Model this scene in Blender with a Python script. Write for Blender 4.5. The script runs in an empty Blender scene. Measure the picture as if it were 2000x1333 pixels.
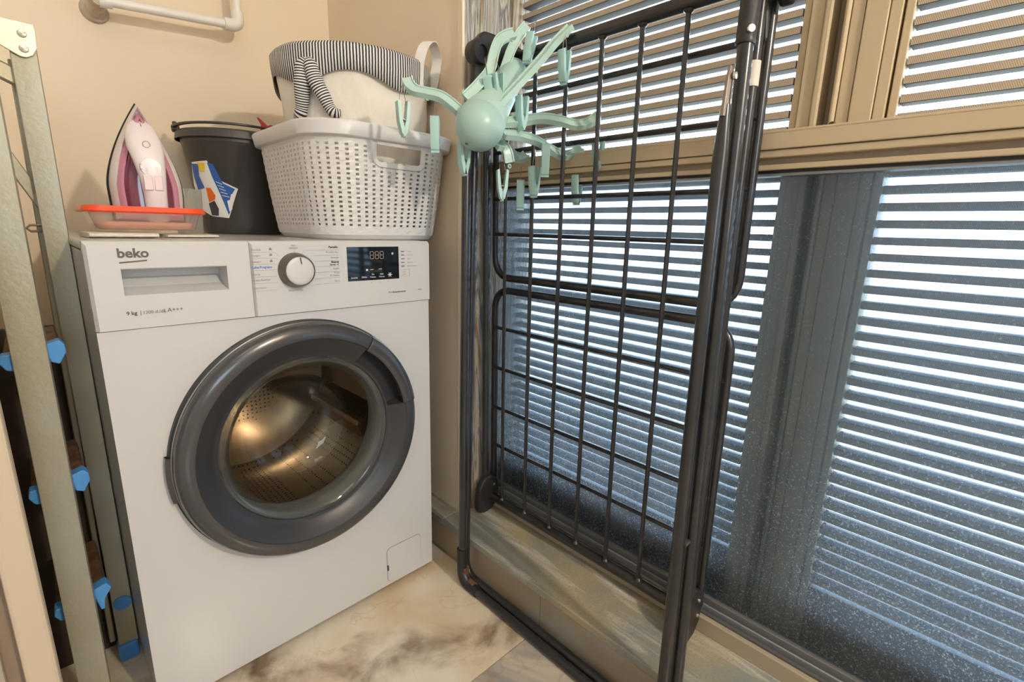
import bpy, bmesh, math, random
from mathutils import Vector, Matrix
random.seed(7)
S = bpy.context.scene
COL = S.collection
PI = math.pi
R = math.radians

# ------------------------------------------------------------------ camera
CP = Vector((-.052, -.9425, .8797)); FPX = 952.08
_y, _p, _r = R(44.519), R(-12.9902), R(1.4383)
FW = Vector((math.sin(_y)*math.cos(_p), math.cos(_y)*math.cos(_p), math.sin(_p)))
_rt = Vector((math.cos(_y), -math.sin(_y), 0)); _up = _rt.cross(FW)
RT = _rt*math.cos(_r) + _up*math.sin(_r); UP = _up*math.cos(_r) - _rt*math.sin(_r)
cam = bpy.data.cameras.new('camera'); cam_o = bpy.data.objects.new('camera', cam); COL.objects.link(cam_o)
m = Matrix((RT, UP, -FW)).transposed().to_4x4(); m.translation = CP; cam_o.matrix_world = m
cam.sensor_width = 36; cam.lens = FPX/2000*36; cam.clip_start = .02
S.camera = cam_o

def at(px, py, d):                       # a measured sight line and a distance along the view axis -> a place in the room
    return CP + (FW + RT*((px-1000.6)/FPX) - UP*((py-666.5)/FPX))*d

# ------------------------------------------------------------------ world, lights, exposure
W = bpy.data.worlds.new('sky'); S.world = W; W.use_nodes = True
nt = W.node_tree; nt.nodes.clear()
wo = nt.nodes.new('ShaderNodeOutputWorld'); bg = nt.nodes.new('ShaderNodeBackground')
tc = nt.nodes.new('ShaderNodeTexCoord'); sp = nt.nodes.new('ShaderNodeSeparateXYZ'); cr = nt.nodes.new('ShaderNodeValToRGB')
nt.links.new(tc.outputs['Generated'], sp.inputs[0]); nt.links.new(sp.outputs['Z'], cr.inputs[0])
cr.color_ramp.elements[0].color = (.72, .87, 1, 1); cr.color_ramp.elements[1].color = (.58, .79, 1, 1)
nt.links.new(cr.outputs[0], bg.inputs[0]); bg.inputs[1].default_value = 8.5
nt.links.new(bg.outputs[0], wo.inputs[0])

def lamp(name, kind, loc, energy, color, size, rot=None):
    l = bpy.data.lights.new(name, kind); l.energy = energy; l.color = color
    if kind == 'POINT': l.shadow_soft_size = size
    else: l.size = size
    o = bpy.data.objects.new(name, l); o.location = loc; COL.objects.link(o)
    if rot: o.rotation_euler = rot
    return o
lamp('ceiling_bulb', 'POINT', (.45, -2.2, 1.66), 82, (1, .88, .72), .04)
lamp('ceiling_fill', 'AREA', (-.35, -1.5, 2.46), 4, (1, .92, .82), .6)  # unseen soft fill added to lift the dim parts of the room
_sl = bpy.data.lights.new('sun', 'SUN'); _sl.energy = 30; _sl.angle = R(.6); _sl.color = (1, .96, .90)
_so = bpy.data.objects.new('sun', _sl); COL.objects.link(_so)
_so.rotation_euler = Vector((-.48, -.16, -.86)).to_track_quat('-Z', 'Y').to_euler()
S.view_settings.view_transform = 'Standard'; S.view_settings.look = 'None'
S.view_settings.gamma = 1; S.view_settings.use_curve_mapping = False
S.view_settings.exposure = .0
S.cycles.max_bounces = 12; S.cycles.transparent_max_bounces = 24
S.cycles.use_denoising = True

# ------------------------------------------------------------------ materials
MATS = {}
def mat(name, col, rough=.5, metal=0., spec=.5, coat=0., var=0., vscale=8., bump=0., bscale=60., vcol=None, alpha=1., trans=0., stretch=None, emit=None):
    if name in MATS: return MATS[name]
    M = bpy.data.materials.new(name); MATS[name] = M; M.use_nodes = True
    n = M.node_tree.nodes; L = M.node_tree.links; b = n['Principled BSDF']
    b.inputs['Base Color'].default_value = (*col, 1); b.inputs['Roughness'].default_value = rough
    b.inputs['Metallic'].default_value = metal; b.inputs['Specular IOR Level'].default_value = spec
    b.inputs['Coat Weight'].default_value = coat; b.inputs['Coat Roughness'].default_value = .06
    b.inputs['Alpha'].default_value = alpha; b.inputs['Transmission Weight'].default_value = trans
    if emit: b.inputs['Emission Color'].default_value = (*emit[:3], 1); b.inputs['Emission Strength'].default_value = emit[3]
    if var or bump:
        t = n.new('ShaderNodeTexCoord'); src = t.outputs['Object']
        if stretch:
            mp = n.new('ShaderNodeMapping'); mp.inputs['Scale'].default_value = stretch; L.new(src, mp.inputs[0]); src = mp.outputs[0]
    if var:
        ns = n.new('ShaderNodeTexNoise'); ns.inputs['Scale'].default_value = vscale; ns.inputs['Detail'].default_value = 6
        L.new(src, ns.inputs['Vector']); mx = n.new('ShaderNodeMix'); mx.data_type = 'RGBA'
        rp = n.new('ShaderNodeValToRGB'); rp.color_ramp.elements[0].position = .35; rp.color_ramp.elements[1].position = .7
        L.new(ns.outputs[0], rp.inputs[0]); L.new(rp.outputs[0], mx.inputs[0])
        mx.inputs[6].default_value = (*col, 1)
        mx.inputs[7].default_value = (*(vcol or tuple(c*(1-var) for c in col)), 1)
        L.new(mx.outputs[2], b.inputs['Base Color'])
    if bump:
        n2 = n.new('ShaderNodeTexNoise'); n2.inputs['Scale'].default_value = bscale; n2.inputs['Detail'].default_value = 4
        L.new(src, n2.inputs['Vector']); bp = n.new('ShaderNodeBump'); bp.inputs['Strength'].default_value = bump; bp.inputs['Distance'].default_value = .01
        L.new(n2.outputs[0], bp.inputs['Height']); L.new(bp.outputs[0], b.inputs['Normal'])
    return M
def N(M): return M.node_tree.nodes, M.node_tree.links
def math_node(M, op, a, b=None):
    n, L = N(M); k = n.new('ShaderNodeMath'); k.operation = op
    for i, v in enumerate((a, b)):
        if v is None: continue
        if isinstance(v, (int, float)): k.inputs[i].default_value = v
        else: L.new(v, k.inputs[i])
    return k.outputs[0]
def ramp(M, src, stops):
    n, L = N(M); r = n.new('ShaderNodeValToRGB'); e = r.color_ramp.elements
    while len(e) < len(stops): e.new(.5)
    for k, (p, c) in enumerate(stops): e[k].position = p; e[k].color = (*c, 1)
    L.new(src, r.inputs[0]); return r.outputs[0]
def mixc(M, f, a, b):
    n, L = N(M); x = n.new('ShaderNodeMix'); x.data_type = 'RGBA'
    for i, v in ((0, f), (6, a), (7, b)):
        if isinstance(v, tuple): x.inputs[i].default_value = (*v, 1)
        elif isinstance(v, (int, float)): x.inputs[i].default_value = v
        else: L.new(v, x.inputs[i])
    return x.outputs[2]
def coords(M, scale=(1, 1, 1), rot=(0, 0, 0), kind='Object', loc=(0, 0, 0)):
    n, L = N(M); t = n.new('ShaderNodeTexCoord'); mp = n.new('ShaderNodeMapping')
    mp.inputs['Scale'].default_value = scale; mp.inputs['Rotation'].default_value = rot; mp.inputs['Location'].default_value = loc
    if kind == 'World': g = n.new('ShaderNodeNewGeometry'); L.new(g.outputs['Position'], mp.inputs[0])
    else: L.new(t.outputs[kind], mp.inputs[0])
    return mp.outputs[0]
def noise(M, vec, scale, detail=6, dist=0., rough=.5):
    n, L = N(M); k = n.new('ShaderNodeTexNoise'); k.inputs['Scale'].default_value = scale; k.inputs['Detail'].default_value = detail
    k.inputs['Distortion'].default_value = dist; k.inputs['Roughness'].default_value = rough; L.new(vec, k.inputs['Vector']); return k.outputs[0]
def setc(M, c): N(M)[1].new(c, N(M)[0]['Principled BSDF'].inputs['Base Color'])

wall_m = mat('wall paint', (.88, .73, .54), .75, var=.05, vscale=3, bump=.05, bscale=40)
white_m = mat('white enamel', (.615, .61, .605), .26, coat=.25, spec=.45)
panel_m = mat('white plastic panel', (.615, .61, .605), .3, coat=.2)
drawer_m = mat('white plastic drawer', (.615, .61, .605), .38)
tan_m = mat('champagne aluminium', (.61, .49, .32), .42, metal=.15, var=.05, vscale=5)
tan2_m = mat('champagne aluminium dark', (.42, .35, .25), .5, metal=.1)  # in the recesses, their shade is in this darker copy's colour
gasket_m = mat('black gasket', (.012, .014, .018), .5)
steel_m = mat('galvanised steel', (.40, .39, .32), .42, metal=.5, var=.22, vscale=7, vcol=(.37, .33, .22), bump=.05, bscale=120)
plate_m = mat('zinc plate', (.74, .65, .42), .38, metal=.5, var=.15, vscale=12)
blue_m = mat('blue plastic', (.065, .27, .62), .45)
black_m = mat('black lacquered tube', (.016, .016, .018), .30, coat=.3, var=.3, vscale=30, vcol=(.026, .024, .024))
blackpl_m = mat('black plastic', (.022, .021, .022), .42)
mint_m = mat('mint plastic', (.46, .64, .57), .32, spec=.5)
mint2_m = mat('mint plastic dome', (.38, .57, .52), .3)
pegm_m = mat('mint plastic peg', (.40, .62, .58), .35)
wire_m = mat('steel wire', (.35, .3, .25), .35, metal=.9)
pipe_m = mat('white pipe plastic', (.84, .79, .72), .35)
dg_m = mat('dark grey plastic', (.034, .033, .036), .36)
dg2_m = mat('dark grey gloss plastic', (.055, .055, .058), .22, coat=.3)
ink_m = mat('grey ink', (.10, .09, .08), .5)
ink2_m = mat('pale grey ink', (.24, .23, .22), .5)
inkb_m = mat('blue ink', (.12, .25, .62), .5)
whiteink_m = mat('white ink', (.85, .88, .9), .5)
canvas_m = mat('white canvas', (.86, .80, .70), .85, var=.06, vscale=25, bump=.55, bscale=16)
strap_m = mat('white strap', (.86, .83, .78), .8, bump=.25, bscale=500)
bask_m = mat('white basket plastic', (.73, .715, .70), .38)
bucket_m = mat('anthracite bucket plastic', (.056, .050, .047), .42, bump=.03, bscale=200)
orange_m = mat('orange plastic rim', (.90, .085, .02), .3, coat=.2)
red_m = mat('red plastic', (.55, .035, .02), .35)
ironw_m = mat('iron white plastic', (.84, .76, .76), .3, coat=.2)
irong_m = mat('iron grey sole', (.05, .05, .045), .35, metal=.5)
ironp_m = mat('iron pink plastic', (.62, .27, .36), .25, coat=.3)
irond_m = mat('iron magenta tank', (.20, .045, .085), .12, coat=.5)
pinkb_m = mat('pale pink buttons', (.80, .62, .62), .35)
cloth_m = mat('white folded cloth', (.82, .76, .66), .8, bump=.15, bscale=150)
rust_m = mat('rusty bare steel', (.17, .075, .03), .75, var=.5, vscale=40, bump=.3, bscale=150)
rubber_m = mat('black rubber sleeve', (.016, .016, .017), .5)
gasketg_m = mat('grey door gasket', (.20, .20, .19), .5)
grout_m = mat('grout', (.30, .27, .23), .9)
gapdark_m = mat('dark gap clutter and shade', (.05, .035, .025), .8, var=.5, vscale=14)  # dark clutter tone that also carries the gap's shade on the added board
doorp_m = mat('grey door leaf', (.42, .37, .30), .5, var=.06, vscale=6)
jambp_m = mat('cream door frame', (.60, .49, .36), .5)
tread_m = mat('brown worn tread', (.16, .085, .04), .7, var=.6, vscale=40, bump=.3, bscale=90)
screw_m = mat('bright screw', (.75, .72, .65), .25, metal=.9)
gblack_m = mat('black display glass', (.008, .010, .014), .06, coat=.6)
digit_m = mat('unlit digits', (.36, .27, .24), .5)
alu_m = mat('grey aluminium', (.20, .20, .20), .38, metal=.4)
alul_m = mat('light grey aluminium', (.36, .37, .38), .35, metal=.4)
ground_m = mat('terrace paving', (.28, .28, .27), .8, var=.35, vscale=1.6, vcol=(.18, .21, .17))
label_w = mat('white label', (.85, .84, .82), .45)
label_b = mat('blue print', (.03, .12, .42), .45)
label_y = mat('yellow print', (.85, .60, .03), .45)
label_o = mat('orange print', (.80, .15, .02), .45)
label_d = mat('dark print', (.05, .05, .07), .45)

# marble floor tile: cream ground, honey clouds, one smoky vein per tile
tile_m = mat('cream marble tile', (.8, .7, .55), .16, coat=.15)
P = coords(tile_m, kind='World')
base = mixc(tile_m, ramp(tile_m, noise(tile_m, P, 3.2, 8, 1.2), [(.38, (0, 0, 0)), (.72, (1, 1, 1))]), (.80, .73, .60), (.66, .52, .33))
n_, L_ = N(tile_m)
sx = n_.new('ShaderNodeSeparateXYZ'); L_.new(P, sx.inputs[0])
wob = noise(tile_m, P, 5, 5, .5)
# distance to a slanted line that wanders
ln = math_node(tile_m, 'ADD', math_node(tile_m, 'MULTIPLY', sx.outputs['X'], .52), math_node(tile_m, 'ADD', sx.outputs['Y'], -.035))
dv = math_node(tile_m, 'ABSOLUTE', math_node(tile_m, 'ADD', ln, math_node(tile_m, 'MULTIPLY', math_node(tile_m, 'SUBTRACT', wob, .5), .42)))
smoke = ramp(tile_m, dv, [(0, (1, 1, 1)), (.028, (.75, .75, .75)), (.075, (0, 0, 0))])
patch = ramp(tile_m, noise(tile_m, P, 9, 5, .4, .6), [(.36, (0, 0, 0)), (.66, (1, 1, 1))])
c1 = mixc(tile_m, math_node(tile_m, 'MULTIPLY', smoke, patch), base, (.20, .125, .075))
fine = ramp(tile_m, math_node(tile_m, 'ABSOLUTE', math_node(tile_m, 'SUBTRACT', noise(tile_m, P, 4.5, 9, 1.6), .5)), [(0, (1, 1, 1)), (.016, (0, 0, 0))])
c2 = mixc(tile_m, math_node(tile_m, 'MULTIPLY', math_node(tile_m, 'MULTIPLY', fine, patch), .30), c1, (.42, .23, .10))
setc(tile_m, c2)
# the next tile has a greyer print
tileg_m = mat('grey cream marble tile', (.6, .55, .48), .2, coat=.15)
P = coords(tileg_m, kind='World', loc=(3.1, 1.7, 0))
b_ = mixc(tileg_m, ramp(tileg_m, noise(tileg_m, P, 4, 8, 1.4), [(.40, (0, 0, 0)), (.62, (1, 1, 1))]), (.62, .53, .42), (.30, .29, .27))
f_ = ramp(tileg_m, math_node(tileg_m, 'ABSOLUTE', math_node(tileg_m, 'SUBTRACT', noise(tileg_m, P, 3, 9, 1.6), .5)), [(0, (1, 1, 1)), (.02, (0, 0, 0))])
setc(tileg_m, mixc(tileg_m, math_node(tileg_m, 'MULTIPLY', f_, .35), b_, (.36, .20, .10)))
# sill granite with worn streaks along the window
sill_m = mat('sill stone', (.4, .35, .25), .42)
P = coords(sill_m, kind='World'); PS = coords(sill_m, scale=(38, 4.0, 8), rot=(0, 0, R(-14)), kind='World')
b_ = mixc(sill_m, ramp(sill_m, noise(sill_m, P, 5, 8, .5), [(.40, (0, 0, 0)), (.64, (1, 1, 1))]), (.42, .35, .22), (.25, .27, .25))
st = ramp(sill_m, noise(sill_m, PS, 1, 7, .6), [(.52, (0, 0, 0)), (.75, (1, 1, 1))])
c_ = mixc(sill_m, math_node(sill_m, 'MULTIPLY', st, .9), b_, (.72, .68, .60))
setc(sill_m, mixc(sill_m, ramp(sill_m, noise(sill_m, P, 220, 3), [(.5, (0, 0, 0)), (.75, (.6, .6, .6))]), c_, (.24, .20, .13)))
# riser tiles
riser_m = mat('greige marble riser', (.45, .38, .28), .22, coat=.1)
P = coords(riser_m, kind='World')
setc(riser_m, mixc(riser_m, ramp(riser_m, noise(riser_m, P, 4.5, 8, 1.0), [(.42, (0, 0, 0)), (.66, (1, 1, 1))]), (.36, .33, .28), (.36, .27, .17)))
# window jamb stone, upright streaks
jamb_m = mat('streaked jamb stone', (.6, .5, .4), .5, bump=.2, bscale=60)
P = coords(jamb_m, scale=(40, 40, 3.0), kind='World')
c_ = ramp(jamb_m, noise(jamb_m, P, 1, 7, 1.2), [(.32, (.05, .04, .03)), (.42, (.30, .22, .12)), (.49, (.48, .43, .36)), (.55, (.12, .11, .10)), (.62, (.42, .38, .32)), (.72, (.24, .15, .07))])
setc(jamb_m, c_)
# shutter slats: fine diagonal milling
slat_m = mat('ribbed slat', (.5, .42, .32), .4, metal=.1)
n_, L_ = N(slat_m)
wv = n_.new('ShaderNodeTexWave'); wv.inputs['Scale'].default_value = 150; wv.bands_direction = 'Y'
L_.new(coords(slat_m, rot=(R(24), 0, 0)), wv.inputs['Vector'])
setc(slat_m, ramp(slat_m, wv.outputs['Fac'], [(.1, (.36, .28, .20)), (.8, (.58, .48, .35))]))
slatb_m = mat('shaded slat body', (.066, .069, .075), .6, spec=.2)  # kept darker than the face; the underside's shade is in this colour
# striped fabrics
def striped(name, direction, scale, dark=(.022, .025, .045), light=(.80, .76, .70)):
    M = mat(name, light, .85); n, L = N(M)
    u = n.new('ShaderNodeUVMap'); w = n.new('ShaderNodeTexWave'); w.bands_direction = direction; w.inputs['Scale'].default_value = scale
    w.inputs['Distortion'].default_value = .5; w.inputs['Detail Scale'].default_value = 1.5
    L.new(u.outputs[0], w.inputs['Vector'])
    setc(M, ramp(M, w.outputs['Fac'], [(.42, dark), (.56, light)])); return M
trim_m = striped('navy striped cotton trim', 'X', 50)
leg_m = striped('navy striped cotton legs', 'Y', 10.5)
# drum steel with perforation dots
drum_m = mat('perforated drum steel', (.42, .36, .28), .26, metal=.9)
n_, L_ = N(drum_m)
vo = n_.new('ShaderNodeTexVoronoi'); vo.inputs['Scale'].default_value = 90; vo.inputs['Randomness'].default_value = .15
L_.new(coords(drum_m), vo.inputs['Vector'])
setc(drum_m, ramp(drum_m, vo.outputs['Distance'], [(.16, (.03, .025, .02)), (.24, (.46, .39, .30))]))

def glass_mat(name, tint, refl_ior=1.45, rough=.02, dust=None, haze=0.):
    M = bpy.data.materials.new(name); MATS[name] = M; M.use_nodes = True; n = M.node_tree.nodes; L = M.node_tree.links; n.clear()
    out = n.new('ShaderNodeOutputMaterial'); tr = n.new('ShaderNodeBsdfTransparent'); tr.inputs[0].default_value = (*tint, 1)
    gl = n.new('ShaderNodeBsdfGlossy'); gl.inputs['Roughness'].default_value = rough
    fr = n.new('ShaderNodeFresnel'); ge = n.new('ShaderNodeNewGeometry'); io = n.new('ShaderNodeMix')   # same reflection from both sides of a thin sheet
    io.inputs[2].default_value = refl_ior; io.inputs[3].default_value = 1/refl_ior
    L.new(ge.outputs['Backfacing'], io.inputs[0]); L.new(io.outputs[0], fr.inputs[0])
    cur = tr.outputs[0]
    if dust or haze:
        df = n.new('ShaderNodeBsdfDiffuse'); df.inputs[0].default_value = (.80, .82, .84, 1)
        tl = n.new('ShaderNodeBsdfTranslucent'); tl.inputs[0].default_value = (.80, .86, .92, 1)
        a = n.new('ShaderNodeMixShader'); a.inputs[0].default_value = .85; L.new(df.outputs[0], a.inputs[1]); L.new(tl.outputs[0], a.inputs[2])
        mx = n.new('ShaderNodeMixShader'); L.new(cur, mx.inputs[1]); L.new(a.outputs[0], mx.inputs[2])
        if dust: L.new(dust(M), mx.inputs[0])
        else: mx.inputs[0].default_value = haze
        cur = mx.outputs[0]
    g = n.new('ShaderNodeMixShader'); L.new(fr.outputs[0], g.inputs[0]); L.new(cur, g.inputs[1]); L.new(gl.outputs[0], g.inputs[2])
    L.new(g.outputs[0], out.inputs[0]); return M
def dust_fn(M):
    P = coords(M, kind='World')
    specks = ramp(M, noise(M, P, 330, 2, 0, .6), [(.56, (0, 0, 0)), (.70, (1, 1, 1))])
    area = ramp(M, noise(M, P, 2.6, 5, .4), [(.34, (.12, .12, .12)), (.70, (.55, .55, .55))])
    sp_ = N(M)[0].new('ShaderNodeSeparateXYZ'); N(M)[1].new(P, sp_.inputs[0])
    low = ramp(M, sp_.outputs['Z'], [(.12, (1, 1, 1)), (.62, (.45, .45, .45)), (1.0, (.35, .35, .35))])
    d = math_node(M, 'MULTIPLY', math_node(M, 'MULTIPLY', specks, area), low)
    return math_node(M, 'ADD', math_node(M, 'MULTIPLY', d, 1.7), .11)
pane_m = glass_mat('dusty blue window pane', (.60, .67, .74), dust=dust_fn)
doorglass_m = glass_mat('door bowl glass', (.86, .84, .80), 1.42, .04)
rimglass_m = glass_mat('door glass rim', (.78, .82, .80), 1.7, .05, haze=.26)
tub_m = glass_mat('clear tub plastic', (.96, .86, .80), 1.4, .12, haze=.38)
cup_m = glass_mat('frosted cup plastic', (.95, .93, .88), 1.4, .2, haze=.36)

# ------------------------------------------------------------------ mesh helpers
class MB:
    def __init__(s): s.v = []; s.f = []; s.uv = {}
    def add(s, vs, fs, uvs=None):
        o = len(s.v); s.v += [tuple(x) for x in vs]
        for i, f in enumerate(fs):
            if uvs: s.uv[len(s.f)] = [uvs[k] for k in f]
            s.f.append(tuple(o+k for k in f))
        return s
    def box(s, x0, x1, y0, y1, z0, z1, M=None):
        vs = [Vector((x, y, z)) for z in (z0, z1) for y in (y0, y1) for x in (x0, x1)]
        if M: vs = [M @ v for v in vs]
        return s.add(vs, [(0, 2, 3, 1), (4, 5, 7, 6), (0, 1, 5, 4), (2, 6, 7, 3), (0, 4, 6, 2), (1, 3, 7, 5)])
    def loft(s, rings, cap=True, closed=True, loop=False, uvs=None):
        n = len(rings[0]); vs = [p for r in rings for p in r]; fs = []
        m_ = len(rings)
        for i in range(m_ if loop else m_-1):
            j = (i+1) % m_
            for k in range(n if closed else n-1):
                l = (k+1) % n
                fs.append((i*n+k, i*n+l, j*n+l, j*n+k))
        if cap and not loop and closed:
            fs.append(tuple(range(n-1, -1, -1))); fs.append(tuple((m_-1)*n+k for k in range(n)))
        return s.add(vs, fs, uvs)
    def sweep(s, path, prof, up=Vector((0, 0, 1)), cap=True, loop=False, scale=None):
        path = [Vector(p) for p in path]; rings = []; n = len(path)
        for i, p in enumerate(path):
            a = path[(i-1) % n] if (i or loop) else path[0]; b = path[(i+1) % n] if (i < n-1 or loop) else path[-1]
            t = (b-a).normalized(); u = up - t*up.dot(t)
            if u.length < 1e-4: u = Vector((1, 0, 0)) - t*t.x
            u.normalize(); w = t.cross(u); k = scale[i] if scale else 1
            rings.append([p + w*(x*k) + u*(y*k) for x, y in prof])
        return s.loft(rings, cap, True, loop)
    def tube(s, path, r, seg=10, cap=True, loop=False, radii=None):
        # rotation-minimising frame
        path = [Vector(p) for p in path]; n = len(path); rings = []; u = None
        for i, p in enumerate(path):
            a = path[(i-1) % n] if (i or loop) else path[0]; b = path[(i+1) % n] if (i < n-1 or loop) else path[-1]
            t = (b-a).normalized()
            if u is None: u = t.orthogonal().normalized()
            u = (u - t*u.dot(t)).normalized(); w = t.cross(u); rr = radii[i] if radii else r
            rings.append([p + (u*math.cos(2*PI*k/seg) + w*math.sin(2*PI*k/seg))*rr for k in range(seg)])
        return s.loft(rings, cap, True, loop)
    def lathe(s, prof, seg=32, M=None, a0=0, a1=2*PI, cap=False):
        full = abs(a1-a0-2*PI) < 1e-6; k_ = seg if full else seg+1; rings = []
        for r, z in prof:
            ring = [Vector((r*math.cos(a0+(a1-a0)*k/seg), r*math.sin(a0+(a1-a0)*k/seg), z)) for k in range(k_)]
            rings.append([M @ v for v in ring] if M else ring)
        return s.loft(rings, cap, full)
    def prism(s, poly, d, M=None):               # polygon in xy, extruded along z by d
        n = len(poly); vs = [Vector((x, y, 0)) for x, y in poly] + [Vector((x, y, d)) for x, y in poly]
        if M: vs = [M @ v for v in vs]
        return s.add(vs, [tuple(range(n-1, -1, -1)), tuple(range(n, 2*n))] + [(i, (i+1) % n, n+(i+1) % n, n+i) for i in range(n)])
    def mesh(s, name, smooth=False, off=None):
        me = bpy.data.meshes.new(name)
        vs = [(a-off[0], b-off[1], c-off[2]) for a, b, c in s.v] if off else s.v
        me.from_pydata(vs, [], s.f)
        if s.uv:
            ul = me.uv_layers.new(name='uv')
            for i, p in enumerate(me.polygons):
                if i in s.uv:
                    for k, li in enumerate(p.loop_indices): ul.data[li].uv = s.uv[i][k]
        bm = bmesh.new(); bm.from_mesh(me); bmesh.ops.recalc_face_normals(bm, faces=bm.faces); bm.to_mesh(me); bm.free()
        if smooth:
            for p in me.polygons: p.use_smooth = True
            try: me.set_sharp_from_angle(angle=R(smooth if smooth is not True else 40))
            except Exception: pass
        return me

ORG = {}
def obj(name, mb, mt, parent=None, smooth=False, bevel=0., seg=2, solid=0., sub=0, world=True, kind=None, label=None):
    """links one mesh object; mb is in world coordinates unless world=False (then in the parent's frame)"""
    off = ORG.get(parent.name) if (parent is not None and world) else None
    me = mb.mesh(name, smooth, off); o = bpy.data.objects.new(name, me); COL.objects.link(o)
    me.materials.append(mt)
    if parent is not None:
        o.parent = parent
        if parent.name in ORG: ORG[o.name] = ORG[parent.name] if world else (0, 0, 0)
    if solid:
        k = o.modifiers.new('solid', 'SOLIDIFY'); k.thickness = solid; k.offset = 0
    if bevel:
        k = o.modifiers.new('bevel', 'BEVEL'); k.width = bevel; k.segments = seg; k.limit_method = 'ANGLE'; k.angle_limit = R(35)
    if sub:
        k = o.modifiers.new('sub', 'SUBSURF'); k.levels = sub; k.render_levels = sub
    if kind: o['kind'] = kind
    if label: o['label'] = label
    return o
def thing(name, label, cat, loc, rotz=0, group=None):
    o = bpy.data.objects.new(name, None); COL.objects.link(o); o.location = loc; o.rotation_euler = (0, 0, rotz)
    o.empty_display_size = .05
    o['label'] = label; o['category'] = cat
    if group: o['group'] = group
    ORG[o.name] = tuple(loc); return o
def tag(o, label, cat, group=None):
    o['label'] = label; o['category'] = cat
    if group: o['group'] = group
    return o
def structure(name, loc=(0, 0, 0)):
    o = bpy.data.objects.new(name, None); COL.objects.link(o); o.location = loc; o.empty_display_size = .05
    o['kind'] = 'structure'; ORG[o.name] = tuple(loc); return o
def piece(src, parent, loc, rot=None):
    c = src.copy(); COL.objects.link(c); c.parent = parent; c.location = loc
    if rot: c.rotation_euler = rot
    return c
def catmull(pts, n=8, loop=False):
    pts = [Vector(p) for p in pts]; out = []; m_ = len(pts)
    for i in range(m_ if loop else m_-1):
        p0, p1, p2, p3 = (pts[(i+k) % m_] if loop else pts[max(0, min(m_-1, i+k))] for k in (-1, 0, 1, 2))
        for k in range(n):
            t = k/n
            out.append(.5*((2*p1) + (p2-p0)*t + (2*p0-5*p1+4*p2-p3)*t*t + (3*p1-p0-3*p2+p3)*t**3))
    if not loop: out.append(pts[-1])
    return out
def fillet(pts, r, n=6):
    pts = [Vector(p) for p in pts]; out = [pts[0]]
    for i in range(1, len(pts)-1):
        a, b, c = pts[i-1], pts[i], pts[i+1]; u = (a-b).normalized(); v = (c-b).normalized()
        rr = min(r, (a-b).length*.49, (c-b).length*.49); p, q = b+u*rr, b+v*rr
        for k in range(n+1):
            t = k/n; out.append((p*(1-t)+b*t)*(1-t) + (b*(1-t)+q*t)*t)
    out.append(pts[-1]); return out
RECT = lambda w, h, c=.25: [(-w/2+w*c*.5, -h/2), (w/2-w*c*.5, -h/2), (w/2, -h/2+h*c), (w/2, h/2-h*c), (w/2-w*c*.5, h/2), (-w/2+w*c*.5, h/2), (-w/2, h/2-h*c), (-w/2, -h/2+h*c)]

_txt_cache = {}
def text(mb, s, x, z, size, y=-.0012, align='LEFT', bold=0., sx=1.):
    """flat lettering in the xz plane (reads along +x), baseline at z"""
    cu = bpy.data.curves.new('t', 'FONT'); cu.body = s; cu.size = size; cu.align_x = align; cu.offset = bold; cu.resolution_u = 3
    o = bpy.data.objects.new('t', cu); COL.objects.link(o); bpy.context.view_layer.update()
    dg = bpy.context.evaluated_depsgraph_get(); me = bpy.data.meshes.new_from_object(o.evaluated_get(dg))
    mb.add([(x+v.co.x*sx, y, z+v.co.y) for v in me.vertices], [tuple(p.vertices) for p in me.polygons])
    bpy.data.objects.remove(o); bpy.data.curves.remove(cu); bpy.data.meshes.remove(me)
def line(mb, x0, z0, x1, z1, w, y=-.0012):
    d = Vector((x1-x0, 0, z1-z0)).normalized(); n = Vector((-d.z, 0, d.x))*(w/2); a, b = Vector((x0, y, z0)), Vector((x1, y, z1))
    mb.add([a-n, b-n, b+n, a+n], [(0, 1, 2, 3)])

# ------------------------------------------------------------------ the room
XP, YB, XS, ZS = .715, .69, .660, .0996           # pier plane, back wall, step riser, sill top
def struct_box(name, mt, *b): o = obj(name, MB().box(*b), mt); o['kind'] = 'structure'; return o
struct_box('wall_back', wall_m, -2.4, XP+.24, YB, YB+.12, -.06, 2.5)
struct_box('wall_right', wall_m, XP, XP+.24, .034, YB, 0, 2.5)
struct_box('wall_right_far', wall_m, XP, XP+.24, -5.0, -1.95, -.06, 2.5)
struct_box('wall_right_lintel', wall_m, XP+.02, XP+.24, -1.95, .03, 2.2, 2.5)
far_m = mat('far room paint', (.74, .75, .77), .8)
wf = obj('wall_front', MB().box(-2.4, XP+.24, -5.1, -5.0, -.06, 1.1).box(-2.4, XP+.24, -5.1, -5.0, 2.1, 2.5).box(-2.4, -1.4, -5.1, -5.0, 1.1, 2.1).box(-.2, XP+.24, -5.1, -5.0, 1.1, 2.1), far_m); wf['kind'] = 'structure'   # unseen wall; its opening is added to let cool sky fill the room
struct_box('wall_left', far_m, -2.5, -2.4, -5.1, YB+.12, -.06, 2.5)
struct_box('wall_left_return', wall_m, -.215, -.185, .0, YB, 0, 1.0)
struct_box('ceiling', mat('ceiling paint', (.82, .82, .82), .8), -2.5, XP+.24, -5.1, YB+.12, 2.5, 2.6)

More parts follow.
